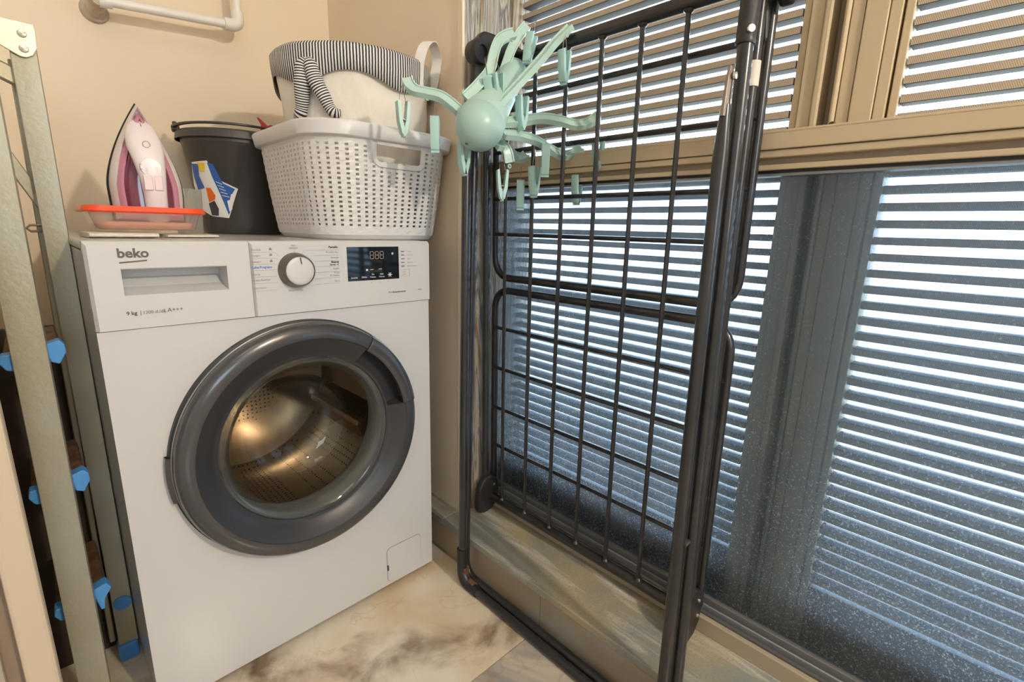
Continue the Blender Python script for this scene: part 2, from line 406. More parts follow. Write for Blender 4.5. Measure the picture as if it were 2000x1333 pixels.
floor = structure('floor')
obj('screed', MB().box(-2.4, XP, -5.0, YB, -.06, -.0035), grout_m, floor)
xs = [-1.145, -.545, .655]; ys = [-5.0, -3.934, -3.334, -2.734, -2.134, -1.534, -.934, -.334, .266, .69]
tile_src = {}
for j in range(len(ys)-1):
    for (x0, x1) in ((-2.4, -1.745), (-1.745, -.545), (-.545, .655)):
        g = .0011
        t = obj('tile', MB().box(x0+g, x1-g, ys[j]+g, ys[j+1]-g, -.0035, 0), tile_m if j >= 7 else tileg_m, floor)

step = structure('trim_1')                           # the tiled window step with its stone sill
obj('core', MB().box(XS+.006, XP+.24, -1.95, .034, 0, ZS-.02), grout_m, step)
obj('core', MB().box(XS+.006, XP, .034, YB, 0, ZS-.02), grout_m, step)
for y0, y1 in ((-1.95, -1.53), (-1.53, -.93), (-.93, -.33), (-.33, .27), (.27, YB)):
    obj('riser_tile', MB().box(XS, XS+.006, y0+.0008, y1-.0008, 0, ZS-.02), riser_m, step)
for y0, y1, xe in ((-1.95, -.93, XP+.24), (-.93, .034, XP+.24), (.034, YB, XP)):
    obj('sill_slab', MB().box(XS-.003, xe, y0+.0005, y1-.0005, ZS-.019, ZS), sill_m, step, bevel=.0025)
jam = structure('trim_2')                            # stone reveal at the end of the pier
obj('reveal_slab', MB().box(XP-.001, XP+.24, .018, .034, ZS, 2.2), jamb_m, jam, bevel=.002)
obj('plaster_bead', MB().box(XP-.004, XP+.003, .0165, .0345, ZS, 2.2), wall_m, jam, bevel=.0015)

# door frame at the left edge
d1 = structure('door_1')
obj('frame_post', MB().box(-.135, -.1035, -.135, -.10, 0, .93), jambp_m, d1, bevel=.004)
obj('frame_stop', MB().box(-.153, -.1345, -.113, -.09, 0, .93), mat('shaded door stop', (.28, .21, .15), .6), d1)  # shade of the recess is put into the stop's brown
obj('door_leaf', MB().box(-.62, -.152, -.125, -.09, 0, .93), doorp_m, d1, bevel=.003)

# ------------------------------------------------------------------ the window
win = structure('window_1')
def wb(name, mt, *b, bevel=.0015, parent=None): return obj(name, MB().box(*b), mt, parent or win, bevel=bevel)
YE, YJ = -1.95, .018
wb('sill_profile', tan2_m, .805, .816, YE, YJ, ZS, .1345)
wb('sill_seal', mat('brush seal', (.10, .095, .09), .8), .816, .823, YE, YJ, ZS, .138, bevel=0)
wb('sill_channel', gasket_m, .823, .834, YE, YJ, ZS, .128, bevel=0)
wb('track_rail', alul_m, .834, .842, YE, YJ, ZS, .1425)
wb('track_rail', gasket_m, .842, .862, YE, YJ, ZS, .132, bevel=0)
wb('glass_bead', alu_m, .836, .856, YE, YJ, .1428, .158)
wb('rail', tan_m, .815, .875, YE, YJ, 1.0125, 1.0385)
wb('rail_lip', tan_m, .8145, .8185, YE, YJ, 1.0365, 1.0405, bevel=.001)
wb('rail', tan_m, .818, .875, YE, YJ, 1.0005, 1.0115)
wb('rail', tan2_m, .834, .875, YE, YJ, .9905, 1.0005, bevel=0)
wb('rail', tan_m, .824, .860, YE, YJ, .982, .9905)
wb('rail_gasket', gasket_m, .830, .858, YE, YJ, .9775, .982, bevel=0)
wb('rail_gasket', alul_m, .833, .858, YE, YJ, .9735, .9775, bevel=0)
obj('pane', MB().box(.8440, .8480, YE, YJ-.002, .157, .975), pane_m, win)
wb('head_frame', tan_m, .815, .95, YE, YJ, 2.14, 2.2)
# mullions: two sliding-shutter stiles and a guide between them
def stile(y0, y1, x0, name='mullion', mt=tan_m): return wb(name, mt, x0, .945, y0, y1, ZS, 2.14)
stile(-.6395, -.6285, .902); stile(-.6605, -.6405, .898)
wb('mullion_bead', tan_m, .893, .945, -.6725, -.6612, ZS, 2.14, bevel=.003)
stile(-.690, -.6725, .932, 'mullion_recess', tan2_m)
wb('mullion_bead', tan_m, .890, .94, -.6975, -.690, ZS, 2.14, bevel=.003)
stile(-.7155, -.6985, .896); stile(-.7465, -.7167, .893); stile(-.7625, -.7476, .896)
stile(-.7655, -.7625, .912, 'mullion_recess', tan2_m); stile(-.7765, -.7655, .899)
obj('mullion_bolt', MB().lathe([(.0, 0), (.0055, 0), (.0055, .004), (.003, .006), (0, .006)], 10, Matrix.Translation((.8895, -.6985, 1.052)) @ Matrix.Rotation(-PI/2, 4, 'Y')), mat('brass bolt', (.10, .07, .03), .4, metal=.6), win, smooth=True)
PITCH = .0257; Z0 = .258
def shutter(y0, y1):
    fr = obj('shutter_panel', MB().box(.905, .935, y0, y1, ZS, .2405), alu_m, win, bevel=.002)
    ORG[fr.name] = (0, 0, 0)
    yc = (y0+y1)/2; src = None; k = 0
    sec = [(-.004, -.0054), (-.004, .0052), (-.0032, .0060), (.022, .0060), (.0232, .005), (.0232, -.0048), (.022, -.0060), (-.0032, -.0060)]
    z = Z0
    while z < 2.13:
        if src is None:
            mb = MB().loft([[Vector((a, yy, b)) for a, b in sec] for yy in (-(y1-y0)/2+.001, (y1-y0)/2-.001)])
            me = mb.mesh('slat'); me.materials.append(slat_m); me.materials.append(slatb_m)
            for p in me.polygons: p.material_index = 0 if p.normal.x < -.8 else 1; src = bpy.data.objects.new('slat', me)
            COL.objects.link(src); src.parent = fr; src.location = (.906, yc, z)
        else: piece(src, fr, (.906, yc, z))
        z += PITCH
shutter(-.628, .0165)
shutter(YE, -.777)
og = obj('terrace_ground', MB().box(.98, 14, -9, 9, -.12, -.06), ground_m); og['kind'] = 'structure'; og['label'] = 'pale terrace outside'

# ------------------------------------------------------------------ washing machine (front plane y=0, x centred, in its own frame)
WA = R(1.0178)
wm = thing('washing_machine', 'white front-loading washing machine with dark grey round door in the corner', 'washing machine', (.6-.3*math.cos(WA), -.3*math.sin(WA), 0), WA)
ORG[wm.name] = (0, 0, 0)
DX, DZ = .0, .462
def wobj(name, mb, mt, parent=None, **k): return obj(name, mb, mt, parent or wm, world=False, **k)
def plate_hole(mb, x0, x1, z0, z1, cx, cz, r, y, depth, seg=64):
    an = sorted(set([2*PI*k/seg for k in range(seg)] + [math.atan2(z-cz, x-cx) % (2*PI) for x in (x0, x1) for z in (z0, z1)]))
    inn, out = [], []
    for a in an:
        c, s = math.cos(a), math.sin(a); t = 1e9
        if abs(c) > 1e-9: t = min(t, ((x1 if c > 0 else x0)-cx)/c)
        if abs(s) > 1e-9: t = min(t, ((z1 if s > 0 else z0)-cz)/s)
        inn.append((cx+r*c, cz+r*s)); out.append((cx+t*c, cz+t*s))
    rings = [[Vector((x, y+dy, z)) for x, z in src] for src, dy in ((out, depth), (out, 0), (inn, 0), (inn, depth))]
    mb.loft(rings, cap=False, loop=True)
HB = .2985
mb = MB(); plate_hole(mb, -HB, HB, .016, .7135, DX, DZ, .185, 0, .03)
wobj('front_panel', mb, white_m, bevel=.006, seg=3)
mb = MB().box(-HB+.001, -HB+.013, .031, .565, .02, .832).box(HB-.013, HB-.001, .031, .565, .02, .832).box(-HB+.013, HB-.013, .545, .565, .02, .832).box(-HB+.013, HB-.013, .031, .545, .02, .03)
wobj('side_cabinet', mb, white_m, bevel=.002)
wobj('plinth', MB().box(-HB+.01, HB-.01, .02, .545, .006, .02), gasket_m)
for sx_ in (-1, 1):
    for yy in (.05, .5): wobj('foot', MB().lathe([(0, 0), (.02, 0), (.02, .004), (.012, .006), (.012, .018)], 14, Matrix.Translation((sx_*.25, yy, 0))), gasket_m)
wobj('top_lid', MB().box(-HB-.001, HB+.001, .022, .585, .8335, .8475), white_m, bevel=.005, seg=3)
# control panel: drawer front on the left, fascia on the right
def framed(mb, x0, x1, z0, z1, hx0, hx1, hz0, hz1, yf, yb, ch=.006):
    o1 = [(x0, z0), (x1, z0), (x1, z1), (x0, z1)]; h = [(hx0, hz0), (hx1, hz0), (hx1, hz1), (hx0, hz1)]
    ins = [(x0+ch*.7, z0), (x1, z0), (x1, z1-ch), (x0+ch*.7, z1-ch)]
    rings = [[Vector((x, yb, z)) for x, z in o1], [Vector((x, yf+ch, z)) for x, z in o1], [Vector((x, yf, z)) for x, z in ins], [Vector((x, yf, z)) for x, z in h]]
    mb.loft(rings, cap=False)
dr = MB(); framed(dr, -HB, -.0797, .7150, .8470, -.2592, -.1172, .7665, .8075, -.004, .02)
drawer = wobj('detergent_drawer', dr, drawer_m)
# scooped grip: steep top, sloping bottom
h0, h1 = -.2592, -.1172
pf = [(-.004, .8075), (-.003, .8060), (.046, .8030), (.047, .790), (.030, .776), (-.004, .7665)]
mb = MB().loft([[Vector((x, y, z)) for y, z in pf] for x in (h0, h1)], cap=True, closed=False)
mb.add([Vector((h0, y, z)) for y, z in pf], [tuple(range(6))]); mb.add([Vector((h1, y, z)) for y, z in pf], [tuple(range(6))])
wobj('drawer_grip', mb, drawer_m, drawer)
mb = MB(); framed(mb, -.0790, HB, .7150, .8470, .0995, .2185, .7675, .8360, -.004, .02, .006)
fas = wobj('control_panel', mb, panel_m)
wobj('panel_back', MB().box(-.0785, HB-.004, .0215, .03, .716, .832), panel_m, fas)
disp = wobj('display', MB().box(.0995, .2185, -.0043, .012, .7675, .8360), gblack_m)
# seven segment digits
mb = MB()
def seg7(mb, x, z, w, h, t, segs):
    ps = {'a': (x, z+h, x+w, z+h), 'g': (x, z+h/2, x+w, z+h/2), 'd': (x, z, x+w, z), 'f': (x, z+h/2, x, z+h), 'b': (x+w, z+h/2, x+w, z+h), 'e': (x, z, x, z+h/2), 'c': (x+w, z, x+w, z+h/2)}
    for k in segs:
        a = ps[k]; dx, dz = a[2]-a[0], a[3]-a[1]; line(mb, a[0]+dx*.08, a[1]+dz*.08, a[2]-dx*.08, a[3]-dz*.08, t, -.0048)
for i in range(3): seg7(mb, .1505+i*.0115, .8115, .0078, .0148, .0012, 'abcdefg')
wobj('display_digits', mb, digit_m, disp, kind='stuff')
mb = MB(); Y_ = -.0048
text(mb, 'Sıcaklık', .1060, .7725, .0050, Y_); text(mb, 'Sıkma', .1290, .7730, .0050, Y_)
text(mb, 'Ön', .1525, .7780, .0046, Y_); text(mb, 'Yıkama', .1480, .7725, .0046, Y_); text(mb, 'Hızlı', .1715, .7780, .0046, Y_); text(mb, 'Yıkama', .1690, .7725, .0046, Y_)
line(mb, .1495, .7895, .1570, .7895, .0009, Y_); line(mb, .1690, .7900, .1765, .7900, .0009, Y_)
for k in range(6):                                                   # star and fan-like option marks
    a = k*PI/3; line(mb, .1955, .7770, .1955+.0055*math.cos(a), .7770+.0050*math.sin(a), .0011, Y_)
    line(mb, .2030, .8215, .2030+.0030*math.cos(a), .8215+.0030*math.sin(a), .0008, Y_)
line(mb, .1400, .7890, .1440, .7890, .0032, Y_)
wobj('display_lettering', mb, whiteink_m, disp, kind='stuff')
mb = MB()
for k in range(5): line(mb, .2245, .8255-k*.0079, .2325, .8255-k*.0079, .0016, -.0046)
wobj('option_marks', mb, label_d, kind='stuff')
mb = MB()
for k, s_ in enumerate(('Yıkama', 'Durulama', 'Sıkma', 'Kapı Kilidi', 'Ekstra Durulama')): text(mb, s_, .2405, .8245-k*.0079, .0034, -.0046)
for a in ((.2215, .7865, .2455, .7865), (.2215, .7725, .2455, .7725), (.2455, .7725, .2455, .7865)): line(mb, *a, .0004, -.0046)
text(mb, 'Başla', .2275, .7805, .0036, -.0046); text(mb, 'Bekle', .2275, .7755, .0036, -.0046)
for k, x in enumerate((.150, .171, .1895)): text(mb, "3''", x, .7610, .0036, -.0046)
wobj('option_lettering', mb, ink2_m, kind='stuff')
mb = MB(); text(mb, 'Pro', .1910, .7370, .0060, -.0046); text(mb, 'SmartInverter', .2010, .7370, .0060, -.0046, bold=.00012); text(mb, 'B9122', .268, .7385, .0036, -.0046)
wobj('inverter_lettering', mb, ink_m, kind='stuff')
mb = MB(); text(mb, 'beko', -.2612, .8237, .0190, -.0046, bold=.00055, sx=1.02)
mb.add([Vector((-.2600, -.0046, .8148)), Vector((-.2598, -.0046, .8168)), Vector((-.2255, -.0046, .8198)), Vector((-.2257, -.0046, .8178))], [(0, 1, 2, 3)])
wobj('brand_lettering', mb, mat('warm grey ink', (.12, .095, .08), .5), label='grey brand name over a slanted underline', kind='stuff')
mb = MB(); text(mb, '9 kg', -.2605, .7370, .0078, -.0046, bold=.00022); text(mb, '|', -.2440, .7370, .0085, -.0046); text(mb, '1200 d./dk.', -.2405, .7370, .0070, -.0046); text(mb, '|', -.2130, .7370, .0085, -.0046); text(mb, 'A+++', -.2085, .7372, .0090, -.0046)
wobj('capacity_lettering', mb, ink_m, kind='stuff')
mb = MB(); KX, KZ = -.0025, .7945
left = ['Gömlek', 'Yorgan', 'Bebek+', None, 'Perde', 'Koyu Renkler', 'Durulama']
zr_ = [.8325, .8225, .8115, .8020, .7895, .7795, .7655]
for s_, z in zip(left, zr_):
    if s_: text(mb, s_, -.0775, z-.0015, .0052, -.0046)
for z in zr_[:3]:                                                    # little shirt marks
    line(mb, -.0475, z+.0005, -.0425, z+.0005, .0022, -.0046); line(mb, -.0465, z+.0026, -.0435, z+.0026, .0016, -.0046)
text(mb, 'Hızlı', -.0085, .8385, .0044, -.0046); text(mb, 'KARIŞIK', -.0125, .8335, .0044, -.0046); text(mb, 'Sıkma+Pompa', -.0190, .7560, .0048, -.0046)
for s_, z in (('Pamuklu Eko', .8250), ('Sentetik', .8145), ('Kadife', .7930), ('Yünlü', .7850), ('/El Yıkama', .7800), ('Narin', .7690)): text(mb, s_, .0820, z, .0048, -.0046, 'RIGHT')
for z in (.8288, .8185, .8080, .7975, .7860, .7745, .7610): line(mb, -.0775, z-.0008, -.0375, z-.0008, .00035, -.0046)
for a in ((-.0375, .828, -.0300, .8200), (-.0375, .8177, -.0325, .8150)): line(mb, *a, .00035, -.0046)
for z in (.8305, .8205, .8100, .7995, .7885, .7770, .7660): line(mb, .0330, z, .0830, z, .00035, -.0046)
line(mb, .0145, .8305, .0330, .8305, .00035, -.0046); line(mb, .0145, .8305, .0110, .8230, .00035, -.0046); line(mb, -.0030, .8325, -.0030, .8245, .00035, -.0046)
line(mb, -.0800, .8440, -.0800, .7160, .0007, -.0046)
wobj('programme_lettering', mb, ink2_m, kind='stuff')
mb = MB(); text(mb, 'Pamuklu', .0815, .8345, .0056, -.0046, 'RIGHT', bold=.00022); text(mb, 'Ekspres', .0820, .8060, .0050, -.0046, 'RIGHT', bold=.00022); text(mb, "Xpress 14'", .0820, .8012, .0044, -.0046, 'RIGHT', bold=.00015)
wobj('programme_lettering', mb, ink_m, label='bold dark programme names', kind='stuff')
mb = MB(); text(mb, 'Leke Programı', -.0775, .8003, .0056, -.0046, bold=.0002)
wobj('programme_lettering', mb, inkb_m, label='blue programme name', kind='stuff')
TK = Matrix.Translation((KX, 0, KZ)) @ Matrix.Rotation(PI/2, 4, 'X')       # lathe axis -> -y
knob = wobj('programme_knob', MB().lathe([(.0325, .004), (.0315, .008), (.0290, .022), (.0272, .0255), (.0258, .0255), (.0255, .0245)], 48, TK), mat('knob chrome brown', (.16, .13, .10), .25, metal=.6), smooth=True)
wobj('knob_face', MB().lathe([(.0256, .0243), (.0245, .0252), (.018, .0262), (0, .0266)], 40, TK), drawer_m, knob, smooth=True)
mb = MB(); line(mb, KX+.0022, KZ+.0125, KX+.0008, KZ+.0245, .0020, -.0272)
wobj('knob_pointer', mb, ink_m, knob)
# filter flap, drawn by its joint
mb = MB()
def rrect(x0, x1, z0, z1, r, n=5):
    out = []
    for cx, cz, a0 in ((x1-r, z1-r, 0), (x0+r, z1-r, PI/2), (x0+r, z0+r, PI), (x1-r, z0+r, 1.5*PI)):
        out += [(cx+r*math.cos(a0+PI/2*k/n), cz+r*math.sin(a0+PI/2*k/n)) for k in range(n+1)]
    return out
MX = Matrix.Rotation(PI/2, 4, 'X')
flap = wobj('filter_flap', MB().prism(rrect(.1655, .2620, .0245, .1165, .012), .0016, Matrix.Translation((0, -.0002, 0)) @ MX), white_m, bevel=.0006)
wobj('flap_joint', MB().prism(rrect(.1647, .2628, .0237, .1173, .0125), .0006, MX), ink2_m, flap)
wobj('flap_slot', MB().box(.1650, .1685, -.0024, 0, .057, .072), label_d, flap)
# door
def polar(r_y, seg=240, a0=0., a1=2*PI, fn=None):
    """ring surface about the door axis; r_y list of (radius, y); fn(angle, i, r, y) -> y"""
    rings = []; full = abs(a1-a0-2*PI) < 1e-6; n = seg if full else seg+1
    for i, (r, y) in enumerate(r_y):
        ring = []
        for k in range(n):
            a = a0+(a1-a0)*k/seg; yy = fn(a, i, r, y) if fn else y
            ring.append(Vector((DX+r*math.cos(a), yy, DZ+r*math.sin(a))))
        rings.append(ring)
    return MB().loft(rings, cap=False, closed=full)
H0, H1 = R(9), R(55.5)
wobj('door_seal_gap', polar([(.2385, .0), (.2385, -.010), (.2320, -.012)], 120), gasket_m, smooth=True)
def fdent(a, i, r, y):
    return -.004 if (H0 < a < H1 and .1730 < r < .2045) else y
face = wobj('door_face', polar([(.1665, -.004), (.1670, -.0175), (.1720, -.0190), (.1735, -.0194), (.178, -.0225), (.185, -.0275), (.195, -.0325), (.2038, -.0370), (.2050, -.0376)], 480, fn=fdent), dg_m, smooth=30)
ring = wobj('door_ring', polar([(.2320, -.011), (.2348, -.018), (.2342, -.028), (.2315, -.0345), (.2270, -.0380), (.2120, -.0412), (.2065, -.0405), (.2050, -.0376)], 160), dg2_m, smooth=True)
wobj('door_trim', polar([(.2346, -.0175), (.2362, -.0165), (.2362, -.0135), (.2346, -.0125)], 120), mat('dull chrome', (.30, .29, .28), .3, metal=.8), smooth=True)
wobj('door_handle', polar([(.2025, -.022), (.2025, -.0395), (.2070, -.0435), (.2200, -.0440), (.2305, -.0385), (.2350, -.0270), (.2352, -.018)], 60, H0, H1), dg2_m, smooth=True, solid=.0016)
wobj('door_hinge', polar([(.2380, .0), (.2430, -.002), (.2430, -.012), (.2345, -.016)], 16, R(172), R(192)), dg2_m, smooth=True)
bowl = wobj('door_glass', polar([(.1555, -.0150), (.1490, -.0065), (.1420, .0035), (.1340, .030), (.1250, .062), (.1130, .082), (.0900, .096), (.0550, .104), (.02, .107), (.0005, .1075)], 96), doorglass_m, smooth=True)
wobj('glass_rim', polar([(.1670, -.0130), (.1645, -.0195), (.1600, -.0190), (.1550, -.0150), (.1500, -.006), (.1440, .004)], 96), rimglass_m, bowl, smooth=True)
wobj('door_gasket', polar([(.186, .028), (.178, .016), (.166, .020), (.160, .040), (.166, .060), (.180, .078)], 80), gasketg_m, smooth=True)
drum = wobj('drum', polar([(.178, .078), (.2050, .090), (.2350, .120), (.2400, .16), (.2400, .42), (.225, .44), (.12, .44), (.10, .425), (.0005, .42)], 96), drum_m, smooth=True)
for k in range(3):
    a = R(100+120*k); mb = MB(); rr = []
    for y in (.13, .2, .3, .40):
        rr.append([Vector((DX+r*math.cos(a+d), y, DZ+r*math.sin(a+d))) for d, r in ((-.20, .2395), (-.10, .20), (-.03, .185), (.03, .185), (.10, .20), (.20, .2395))])
    mb.loft(rr, cap=True); wobj('drum_paddle', mb, drum_m, drum, smooth=True)

# ------------------------------------------------------------------ laundry basket (on the washer top, z = LZ)
LZ = .8478
bk = thing('laundry_basket', 'white perforated plastic laundry basket with the striped hamper standing in it', 'laundry basket', (.540, .222, LZ))
def rr_pts(cx, cy, hx, hy, r, n):
    """n points evenly spaced along a rounded rectangle, starting at the middle of the front side, anticlockwise"""
    seg = []
    L = [('l', (-(hx-r)*0, -hy), (hx-r, -hy)), ('a', (hx-r, -hy+r), -PI/2), ('l', (hx, -hy+r), (hx, hy-r)), ('a', (hx-r, hy-r), 0), ('l', (hx-r, hy), (-hx+r, hy)), ('a', (-hx+r, hy-r), PI/2), ('l', (-hx, hy-r), (-hx, -hy+r)), ('a', (-hx+r, -hy+r), PI), ('l', (-hx+r, -hy), (0, -hy))]
    ln = [math.dist(q[1], q[2]) if q[0] == 'l' else r*PI/2 for q in L]; tot = sum(ln); out = []
    for k in range(n):
        d = tot*k/n
        for q, l in zip(L, ln):
            if d <= l or q is L[-1]:
                t = d/l if l else 0
                if q[0] == 'l': p = (q[1][0]+(q[2][0]-q[1][0])*t, q[1][1]+(q[2][1]-q[1][1])*t)
                else: a = q[2]+t*PI/2; p = (q[1][0]+r*math.cos(a), q[1][1]+r*math.sin(a))
                out.append((cx+p[0], cy+p[1])); break
            d -= l
    return out
BH = .232
def bring(t, n, o=0.):                              # t 0..1 height
    k = t**.8; base_r = .085
    return rr_pts(.540, .222, .148+.026*k+o, .165+.031*k+o, base_r+.012*k, n)
NC, NR = 68, 20
mb = MB(); V = {}
def bvert(i, j, o):
    key = (i % (2*NC), j, 0)
    if key not in V:
        t = .045+.80*j/(2*NR); ring = _rings[j]; x, y = ring[i % (2*NC)]
        c = Vector((x-.540, y-.222, 0)).normalized()
        V[key] = len(mb.v); mb.v.append((x+c.x*o, y+c.y*o, LZ+BH*t))
    return V[key]
_rings = [[(lambda q_: [q_[(8*i+(-1.0 if i % 2 else 1.0).__int__()) % (16*NC)] for i in range(2*NC)])(bring(.045+.80*j/(2*NR), 16*NC))][0] for j in range(2*NR+1)]
def in_handle(i, j):                                 # grip slots in the two short sides
    x, y = _rings[j][i % (2*NC)]; t = .045+.80*j/(2*NR)
    return abs(x-.550) < .060 and t > .70 and (y < .10 or y > .35)
for j in range(2*NR):
    for i in range(2*NC):
        hole = (i % 2 == 0) and (j % 2 == 0) and 2 < j < 2*NR-1
        if hole or in_handle(i, j) and in_handle(i+1, j+1): continue
        a = [bvert(p, q, (.0007 if ((q//2+p//2) % 2) else -.0003) if p % 2 == 1 else 0) for p, q in ((i, j), (i+1, j), (i+1, j+1), (i, j+1))]
        mb.f.append(tuple(a))
obj('woven_wall', mb, bask_m, bk, solid=.0024)
mb = MB()
def bl(t, o): return [Vector((x, y, LZ+BH*t)) for x, y in bring(t, 96, o)]
mb.loft([bl(.845, 0), bl(.875, .0005), bl(.878, .008), bl(.885, .0105), bl(.985, .0125), bl(1.0, .010), bl(1.0, .004), bl(.985, .001), bl(.845, -.0024)], cap=False, loop=True)
obj('rim', mb, bask_m, bk, smooth=50)
mb = MB(); b0 = rr_pts(.540, .222, .142, .158, .08, 96)
mb.loft([[Vector((x, y, LZ+BH*.060)) for x, y in bring(.05, 96, .0012)], [Vector((x, y, LZ+.003)) for x, y in rr_pts(.540, .222, .145, .162, .083, 96)], [Vector((x, y, LZ)) for x, y in b0]], cap=True)
obj('base_pan', mb, bask_m, bk, smooth=40)
for ysign in (-1, 1):                                # smooth frames round the grip slots
    pts = []
    for x, t in ((-.060, .86), (-.060, .73), (-.052, .685), (-.036, .675), (.036, .675), (.052, .685), (.060, .73), (.060, .86)):
        hy = .165+.031*t**.8; pts.append((.550+x, .222+ysign*(hy+.0005), LZ+BH*t))
    obj('grip_frame', MB().sweep(catmull(pts, 4), RECT(.011, .007), up=Vector((0, 1, 0))), bask_m, bk, smooth=40)

# ------------------------------------------------------------------ canvas hamper standing in the basket
hp = thing('canvas_hamper', 'white canvas hamper with navy striped trim and two stuffed striped legs', 'hamper', (.556, .232, LZ+.006))
HX, HY = .556, .232
HR, HT = .172, .392
def hring(z, f, n=120, wob_=1.):
    out = []
    for k in range(n):
        a = 2*PI*k/n
        w = 1+wob_*(.020*math.sin(3*a+z*9)+.012*math.sin(7*a-z*23)+.009*math.sin(11*a+z*31))
        out.append(Vector((HX+HR*f*w*math.cos(a), HY+HR*f*w*math.sin(a)*1.02, z)))
    return out
rings = [hring(LZ+z, f, 120, w) for z, f, w in ((.008, .66, .2), (.05, .735, .7), (.12, .79, 1.0), (.18, .85, 1.1), (.24, .90, 1.6), (.29, .94, 1.5), (.335, .975, 1.0), (HT-.028, 1.0, .6), (HT-.004, 1.005, .5))]
mb = MB().loft(rings + [hring(LZ+HT-.004, .985, 120, .5), hring(LZ+.28, .90, 120, 1.), hring(LZ+.02, .62, 120, .2)], cap=True)
obj('canvas_body', mb, canvas_m, hp, smooth=True)
NT = 240; rows = [[], [], [], []]; uvs = []
for k in range(NT+1):
    a = 2*PI*k/NT
    dip = .052+.026*(.5+.5*math.cos(5*a+.9))**1.4
    for q, (dz, o) in enumerate(((0, .0), (-.006, .005), (-.5*dip, .006), (-dip, .0045))):
        z = LZ+HT+dz; w = 1+.5*(.020*math.sin(3*a+z*9)+.012*math.sin(7*a-z*23)+.009*math.sin(11*a+z*31)); f = 1.006+(dz*.22 if dz < -.006 else 0)
        r = HR*f*w+o
        rows[q].append(Vector((HX+r*math.cos(a), HY+r*1.02*math.sin(a), z)))
uvs = [(k/NT*1.12+.0, q*.05+.02*k*0) for q in range(4) for k in range(NT+1)]
mb = MB().loft(rows, cap=False, closed=False, uvs=uvs)
obj('striped_trim', mb, trim_m, hp, smooth=True, solid=.0016)
# stuffed legs sewn to the front
def hsurf(a, z, o=0.):
    t = (z-LZ)/HT; f = .66+.345*min(1, max(0, t))**.62
    return Vector((HX+(HR*f+o)*math.cos(a), HY+(HR*f*1.02+o)*math.sin(a), z))
def stuffed(pts, radii, name='stuffed_leg'):
    path = catmull([hsurf(a, z, r*.75+.003) for (a, z), r in zip(pts, radii)], 8); n = len(path)
    rad = []
    for i in range(n):
        t = i/(n-1)*(len(radii)-1); k = min(int(t), len(radii)-2); rad.append(radii[k]*(1-(t-k))+radii[k+1]*(t-k))
    mb = MB().tube(path, .01, 14, radii=rad); acc = [0]
    for i in range(1, n): acc.append(acc[-1]+(path[i]-path[i-1]).length)
    for fi, f in enumerate(mb.f):
        mb.uv[fi] = [(k % 14/14, acc[min(k//14, n-1)]*6.2) for k in f]
    obj(name, mb, leg_m, hp, smooth=True)
A0 = R(-149)
stuffed([(A0, LZ+.358), (A0-R(2), LZ+.345), (A0-R(3), LZ+.313), (A0-R(5), LZ+.288), (A0-R(7), LZ+.268), (A0-R(9), LZ+.256), (A0-R(14), LZ+.250)], [.004, .0135, .0165, .0145, .0120, .0130, .008])
stuffed([(A0+R(2), LZ+.358), (A0+R(4), LZ+.345), (A0+R(7), LZ+.313), (A0+R(11), LZ+.288), (A0+R(14), LZ+.268), (A0+R(17), LZ+.258), (A0+R(21), LZ+.258)], [.004, .0135, .0155, .0135, .0115, .0120, .007])
# webbing handle standing up at the right
AH = R(-50)
h0, h1 = hsurf(AH-R(16), LZ+.325, .008), hsurf(AH+R(14), LZ+.335, .008); up_ = Vector((0, 0, 1)); out_ = Vector((math.cos(AH), math.sin(AH), 0))
p = [h0, h0+up_*.065+out_*.004, h0+up_*.100+out_*.014+(h1-h0)*.10, (h0+h1)/2+up_*.112+out_*.02, h1+up_*.085+out_*.020-(h1-h0)*.06, h1+up_*.045+out_*.012, h1]
obj('strap_handle', MB().sweep(catmull(p, 8), [(-.0010, -.0115), (.0010, -.0115), (.0010, .0115), (-.0010, .0115)], up=(h1-h0).cross(up_)), strap_m, hp, smooth=40)

# ------------------------------------------------------------------ bucket behind the basket
BX, BY = .382, .563
bu = thing('bucket', 'anthracite plastic bucket with a peeling printed sticker, behind the white basket', 'bucket', (BX, BY, LZ))
TB = Matrix.Translation((BX, BY, LZ+.0003))
BR0, BR1, BHT = .092, .127, .250
obj('body', MB().lathe([(0, .004), (.086, .004), (.089, 0), (.092, .003), (BR0+.0045, .02), (BR1-.003, BHT-.03), (BR1-.001, BHT-.028), (BR1, BHT-.004), (BR1-.003, BHT-.004), (BR0, .02), (.084, .008), (0, .008)], 72, TB), bucket_m, bu, smooth=40)
obj('rim', MB().lathe([(BR1-.003, BHT-.006), (BR1+.006, BHT-.010), (BR1+.009, BHT-.020), (BR1+.0105, BHT-.020), (BR1+.0085, BHT-.004), (BR1+.002, BHT+.001), (BR1-.003, BHT)], 72, TB), bucket_m, bu, smooth=40)
aL = R(168)
ear = TB @ Matrix.Rotation(aL, 4, 'Z')
obj('handle_ear', MB().box(BR1-.004, BR1+.014, -.018, .018, BHT-.002, BHT+.012, ear).box(BR1+.001, BR1+.011, -.008, .008, BHT+.010, BHT+.022, ear), bucket_m, bu, bevel=.003)
hnd = [TB @ Vector(((BR1+.008)*math.cos(a), (BR1+.008)*math.sin(a), BHT+.008+.003*math.sin((a-aL)/PI*PI))) for a in [aL+R(d) for d in range(0, 181, 6)]]
obj('bail_handle', MB().sweep(hnd, RECT(.010, .005)), bucket_m, bu, smooth=40)
